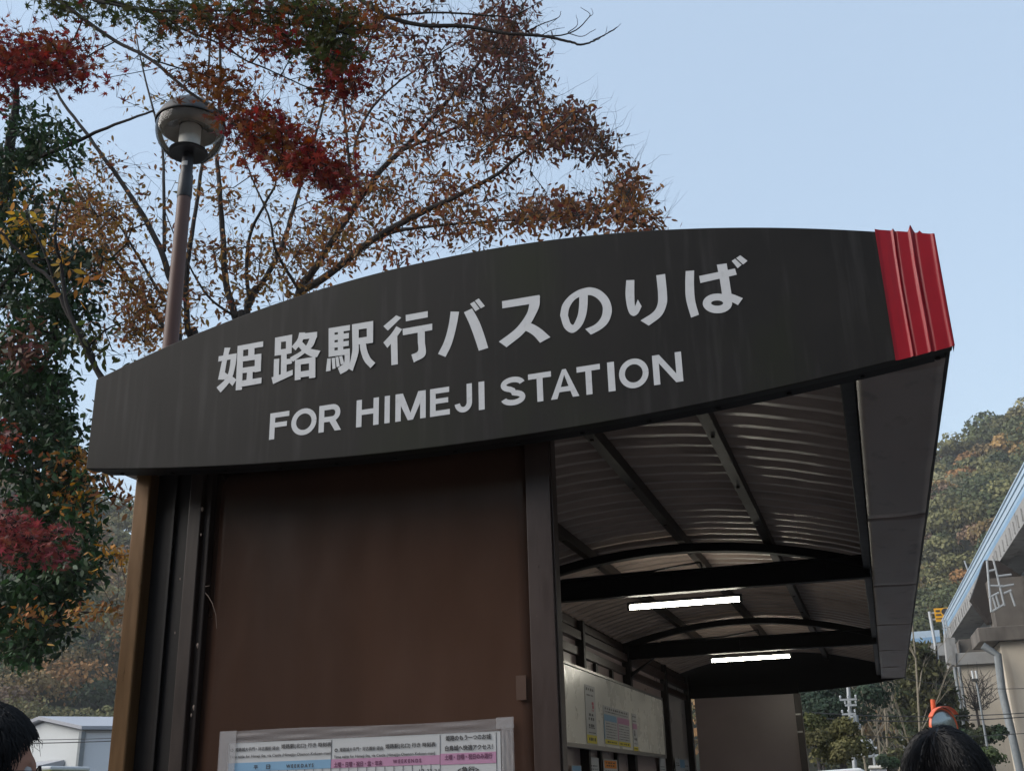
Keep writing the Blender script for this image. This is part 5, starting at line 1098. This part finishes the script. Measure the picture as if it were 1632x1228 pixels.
for sx in (-1.5, .1):
    for sy in (-.75, .75): MB().tube([(cx+sx, cy+sy, .32), (cx+sx, cy+sy*1.18, .32)], .32, 20).build('wheel', M['fix'], t, smooth=True)
MB().box(cx-1.7, cx+.1, cy-.862, cy-.852, zr-.75, zr-.35).build('window', M['frame'], t)

# ------------------------------------------------------------------ people
def head_shape(subd=5):
    import bmesh
    bm = bmesh.new(); bmesh.ops.create_icosphere(bm, subdivisions=subd, radius=1)
    for v in bm.verts:
        x, y, z = v.co; fx = max(0, -y)          # face looks along -y
        X, Y, Z = x*.078, y*.098, z*.118
        if z < 0: t = -z; X *= 1-.34*t**1.6; Y = Y*(1-.12*t) - .012*t*(1 if y < 0 else -1.2*y); 
        if z > .2: X *= 1+.03*z
        gsn = lambda a, b_, c_, s: math.exp(-(((x-a)/s)**2+((z-b_)/c_)**2))*(1 if y < 0 else 0)
        Y -= .024*gsn(0, -.22, .12, .16)+.014*gsn(0, -.02, .2, .11)      # nose
        Y += .012*(gsn(.38, .03, .13, .2)+gsn(-.38, .03, .13, .2))       # eye sockets
        Y -= .006*(gsn(.35, .2, .08, .35)+gsn(-.35, .2, .08, .35))       # brow
        Y -= .008*gsn(0, -.52, .05, .25)+.006*gsn(0, -.63, .05, .22)     # lips
        Y -= .010*gsn(0, -.85, .12, .3)                                   # chin
        v.co = (X, Y, Z)
    V = [tuple(v.co) for v in bm.verts]; Fs = [tuple(q.index for q in f.verts) for f in bm.faces]; bm.free(); return V, Fs
HV, HF = head_shape()
def ear(s):
    m = MB()
    def fn(u, v):
        a = u*2*math.pi; r = .5-.5*math.cos(v*math.pi)
        return (s*(.076+.012*math.sin(v*math.pi)+.010*max(0, math.sin(a))*r), .012+.02*math.cos(a)*math.sin(v*math.pi)*.95+.006*math.sin(a), -.01+.033*-math.cos(v*math.pi))
    m.grid(fn, 14, 10); return m
def skin_mesh(pts, edges, radii, root=0, sub=2):
    me = bpy.data.meshes.new('skel'); me.from_pydata(pts, edges, []); o = bpy.data.objects.new('skel', me); COL.objects.link(o)
    md = o.modifiers.new('skin', 'SKIN'); md.use_smooth_shade = True
    for i, r in enumerate(radii): me.skin_vertices[0].data[i].radius = (r, r) if np.isscalar(r) else r; me.skin_vertices[0].data[i].use_root = (i == root)
    sd_ = o.modifiers.new('sub', 'SUBSURF'); sd_.levels = sub; sd_.render_levels = sub
    dg = bpy.context.evaluated_depsgraph_get(); dg.update(); out = bpy.data.meshes.new_from_object(o.evaluated_get(dg))
    V = [tuple(v.co) for v in out.vertices]; Fs = [tuple(p.vertices) for p in out.polygons]
    bpy.data.objects.remove(o); bpy.data.meshes.remove(me); bpy.data.meshes.remove(out); return V, Fs
def body_skeleton(grow_=0, hands=True, neck=True):
    # units metres, standing 1.74 m tall, facing -y; head centre at z = 1.615
    P = []; E = []; Rd = []
    def a(p, r, par=None):
        P.append(p); Rd.append(r+grow_ if np.isscalar(r) else (r[0]+grow_, r[1]+grow_)); i = len(P)-1
        if par is not None: E.append((par, i))
        return i
    pel = a((0, 0, .93), (.15, .11)); wa = a((0, .005, 1.08), (.135, .10), pel); ch = a((0, .01, 1.26), (.155, .115), wa); sh_ = a((0, .015, 1.40), (.12, .085), ch)
    if neck: nk = a((0, .012, 1.47), .056, sh_); a((0, 0, 1.56), .054, nk)
    for s in (-1, 1):
        s1 = a((s*.175, .015, 1.40), .062, sh_); el = a((s*.225, .03, 1.12), .043, s1); wr = a((s*.235, -.03, .88), .028, el)
        if hands:
            pm = a((s*.235, -.045, .82), (.022, .036), wr)
            for k, (dy, L) in enumerate(((-.03, .07), (-.012, .08), (.006, .075), (.024, .058))):
                f1 = a((s*.238, -.045+dy, .785), .0095, pm); f2 = a((s*.236, -.05+dy, .785-L*.5), .0085, f1); a((s*.228, -.058+dy, .785-L), .0072, f2)
            t1 = a((s*.222, -.085, .81), .0105, pm); a((s*.218, -.10, .775), .009, t1)
        hp = a((s*.09, 0, .86), .095, pel); kn = a((s*.10, -.005, .49), .06, hp); an = a((s*.105, .02, .09), .042, kn)
        if hands: a((s*.11, -.09, .035), .036, an)
    return P, E, Rd
def person(label, loc, yaw, jacket, hairseed, tuft=False, glasses=False, scale=1.0, group=None, lean=0, hairfn=None):
    root = thing('person', label, 'person', loc)
    HC = np.array([0, 0, 1.615])
    Rz = np.array(Matrix.Rotation(yaw, 3, 'Z'))
    def tr(V): return [tuple(Rz @ (np.array(v)*scale)+np.array(loc)) for v in V]
    # one continuous body: skinned body + head, fused by a voxel remesh
    V, Fs = skin_mesh(*body_skeleton())
    m = MB(); m.add(V, Fs); m.add([tuple(np.array(v)+HC) for v in HV], HF)
    for s in (-1, 1): e = ear(s); m.add([tuple(np.array(v)+HC) for v in e.v], e.f)
    me = m.mesh('b'); o = bpy.data.objects.new('b', me); COL.objects.link(o); md = o.modifiers.new('r', 'REMESH'); md.mode = 'VOXEL'; md.voxel_size = .0055; md.use_smooth_shade = True
    sm = o.modifiers.new('s', 'SMOOTH'); sm.iterations = 2; sm.factor = .4
    dg = bpy.context.evaluated_depsgraph_get(); dg.update(); out = bpy.data.meshes.new_from_object(o.evaluated_get(dg)); bpy.data.objects.remove(o)
    co = np.empty(len(out.vertices)*3); out.vertices.foreach_get('co', co); co = np.array(tr(co.reshape(-1, 3))); out.vertices.foreach_set('co', co.ravel())
    out.polygons.foreach_set('use_smooth', np.ones(len(out.polygons), bool)); out.materials.clear(); link('body', out, M['skin'], root)
    # eyes
    for s in (-1, 1):
        m = MB().lathe([(0, .011), (.008, .008), (.011, 0), (.008, -.008), (0, -.011)], (s*.031, -.083, 1.618), 14); m.v = tr(m.v); m.build('eye', M['paper'], root, smooth=True)
    # clothes
    P, E, Rd = body_skeleton(.014, hands=False, neck=False)
    keep = [i for i, p in enumerate(P) if p[2] > .80]; mp_ = {k: i for i, k in enumerate(keep)}
    V, Fs = skin_mesh([P[i] for i in keep], [(mp_[a_], mp_[b_]) for a_, b_ in E if a_ in mp_ and b_ in mp_], [Rd[i] for i in keep])
    m = MB(); m.v = tr(V); m.f = Fs; m.build('jacket', M[jacket], root, smooth=True)
    col = MB(); col.lathe([(.075, 1.40), (.07, 1.46), (.066, 1.50), (.072, 1.50), (.082, 1.45), (.09, 1.40)], (0, .012, 0), 24); col.v = tr(col.v); col.build('collar', M[jacket], root, smooth=True)
    keep = [i for i, p in enumerate(P) if p[2] < .95 and abs(p[0]) < .2]; mp_ = {k: i for i, k in enumerate(keep)}
    V, Fs = skin_mesh([P[i] for i in keep], [(mp_[a_], mp_[b_]) for a_, b_ in E if a_ in mp_ and b_ in mp_], [Rd[i] for i in keep])
    m = MB(); m.v = tr(V); m.f = Fs; m.build('trousers', M['trouser'], root, smooth=True)
    m = MB()
    for s in (-1, 1): m.loft([(s*.11+x, y, .0) for x, y in ((-.045, .08), (.045, .08), (.05, -.1), (.02, -.16), (-.025, -.16), (-.05, -.1))], [(s*.11+x*.8, y*.9, .075 if y > -.1 else .05) for x, y in ((-.045, .08), (.045, .08), (.05, -.1), (.02, -.16), (-.025, -.16), (-.05, -.1))])
    m.v = tr(m.v); m.build('shoes', M['fix'], root, bevel=.012)
    # hair: cap + combed strands from a whorl on the crown
    rs = random.Random(hairseed)
    def hairline(d):   # d = direction on the head; how far below the crown the hair reaches (0 none .. 1 full)
        x, y, z = d; ang = math.atan2(x, -y)     # 0 = face
        lim = np.interp(abs(ang), [0, .55, .95, 1.25, 1.6, 1.95, 3.1416], [.62, .55, .30, -.05, -.18, -.42, -.62]); return z-lim
    def hair_pt(d, off):
        x, y, z = d; X, Y, Z = x*.078, y*.098, z*.118
        if z < 0: X *= 1-.12*(-z)**1.6
        n_ = np.array([x/.078, y/.098, z/.118]); n_ /= np.linalg.norm(n_); return HC+np.array([X, Y, Z])+n_*off
    m = MB(); N1, N2 = 64, 40
    def capfn(u, v):
        ang = u*2*math.pi-math.pi; lim = np.interp(abs(ang), [0, .55, .95, 1.25, 1.6, 1.95, 3.1416], [.62, .55, .30, -.05, -.18, -.42, -.62])
        th = v*math.acos(lim); d = (math.sin(th)*math.sin(ang), -math.sin(th)*math.cos(ang), math.cos(th))
        off = .017*(1-.5*v**4)+.0022*math.sin(ang*23+v*9)+.002*math.sin(ang*41-v*13)
        if v > .97: off = .004
        return hair_pt(d, off)
    m.grid(capfn, N1, N2); m.v = tr(m.v); cap = m.build('hair', M['hair'], root, smooth=True)
    m = MB(); wh = np.array([.12, .35, .93]); wh /= np.linalg.norm(wh)
    for k in range(4200):
        d = np.array([rs.gauss(0, 1), rs.gauss(0, 1), rs.gauss(.55, .8)]); d /= np.linalg.norm(d)
        if hairline(d) < -.02: continue
        flow = d-wh*(d@wh); 
        if np.linalg.norm(flow) < 1e-3: continue
        flow /= np.linalg.norm(flow); sw = np.cross(wh, flow)*.35; pts = []; q = d.copy(); L = rs.uniform(.25, .6); lift = rs.uniform(.013, .0185)
        for s in range(6):
            off = lift+.004*math.sin(s*.6)-(.004 if s == 0 else 0)+(.004 if s == 5 and rs.random() < .3 else 0); pts.append(hair_pt(q, off))
            fl = q*0+flow-q*(flow@q)-np.array([0, 0, .25]); fl -= q*(fl@q); fl = fl/(np.linalg.norm(fl)+1e-6)+sw*(1-s/6)*.5+np.array([rs.gauss(0, .12) for _ in range(3)]); q = q+fl*L/5; q /= np.linalg.norm(q)
            if hairline(q) < -.12: break
        if len(pts) > 2: m.tube(pts, np.linspace(.0011, .0004, len(pts)), 3, cap=False)
    if tuft:
        for k in range(36):
            a_ = rs.uniform(-.9, .9); d = np.array([math.sin(a_)*.75, -math.cos(a_)*.75, rs.uniform(.55, .8)]); d /= np.linalg.norm(d); p0 = hair_pt(d, .014)
            o_ = np.array([d[0], d[1], .1]); o_ /= np.linalg.norm(o_); L = rs.uniform(.012, .035); pts = [p0+o_*L*t*.8-np.array([0, 0, L*1.3*t*t])+np.array([rs.gauss(0, .003) for _ in range(3)]) for t in np.linspace(0, 1, 6)]
            m.tube(pts, np.linspace(.0012, .0004, 6), 3, cap=False)
    m.v = tr(m.v); m.build('hair_strands', M['hair'], root)
    if glasses:
        m = MB()
        for s in (-1, 1):
            m.tube([(s*.033+.025*math.cos(t)*1.05, -.108+.012*abs(math.cos(t))*.3, 1.610+.019*math.sin(t)) for t in np.linspace(0, 6.283, 25)], .0016, 6)
            m.tube([(s*.059, -.104, 1.617), (s*.076, -.07, 1.618), (s*.083, .0, 1.617), (s*.08, .03, 1.60)], .0017, 6)
        m.tube([(-.009, -.11, 1.615), (0, -.113, 1.617), (.009, -.11, 1.615)], .0014, 6)
        for s in (-1, 1):
            mm = MB(); mm.add([(s*.033+.0255*math.cos(t), -.1075, 1.610+.0185*math.sin(t)) for t in np.linspace(0, 6.283, 24, endpoint=False)], [tuple(range(24))]); mm.v = tr(mm.v); mm.build('lens', M['glass'], root)
        m.v = tr(m.v); m.build('glasses', M['frame'], root, smooth=True)
    return root
def place_head(px, py_top, Y, sc):
    """ground point so that the top of the hair shows at this height in the picture"""
    p = atY(px, py_top, Y); return (p[0], Y, 0), p[2]
# right: back of a head; left: three-quarter back view with spectacles
l, zt_ = place_head(1496, 1156, 2.62, 1); sc = zt_/1.752
person('person with short black hair seen from behind at the lower right in a dark jacket', l, math.pi-.12, 'jacket2', 3, scale=sc)
l, zt_ = place_head(-20, 1117, 1.88, 1); sc = zt_/1.752
person('person with tousled black hair and thin spectacles turned away at the lower left', l, math.pi-R_(40), 'jacket', 11, tuft=True, glasses=True, scale=sc)
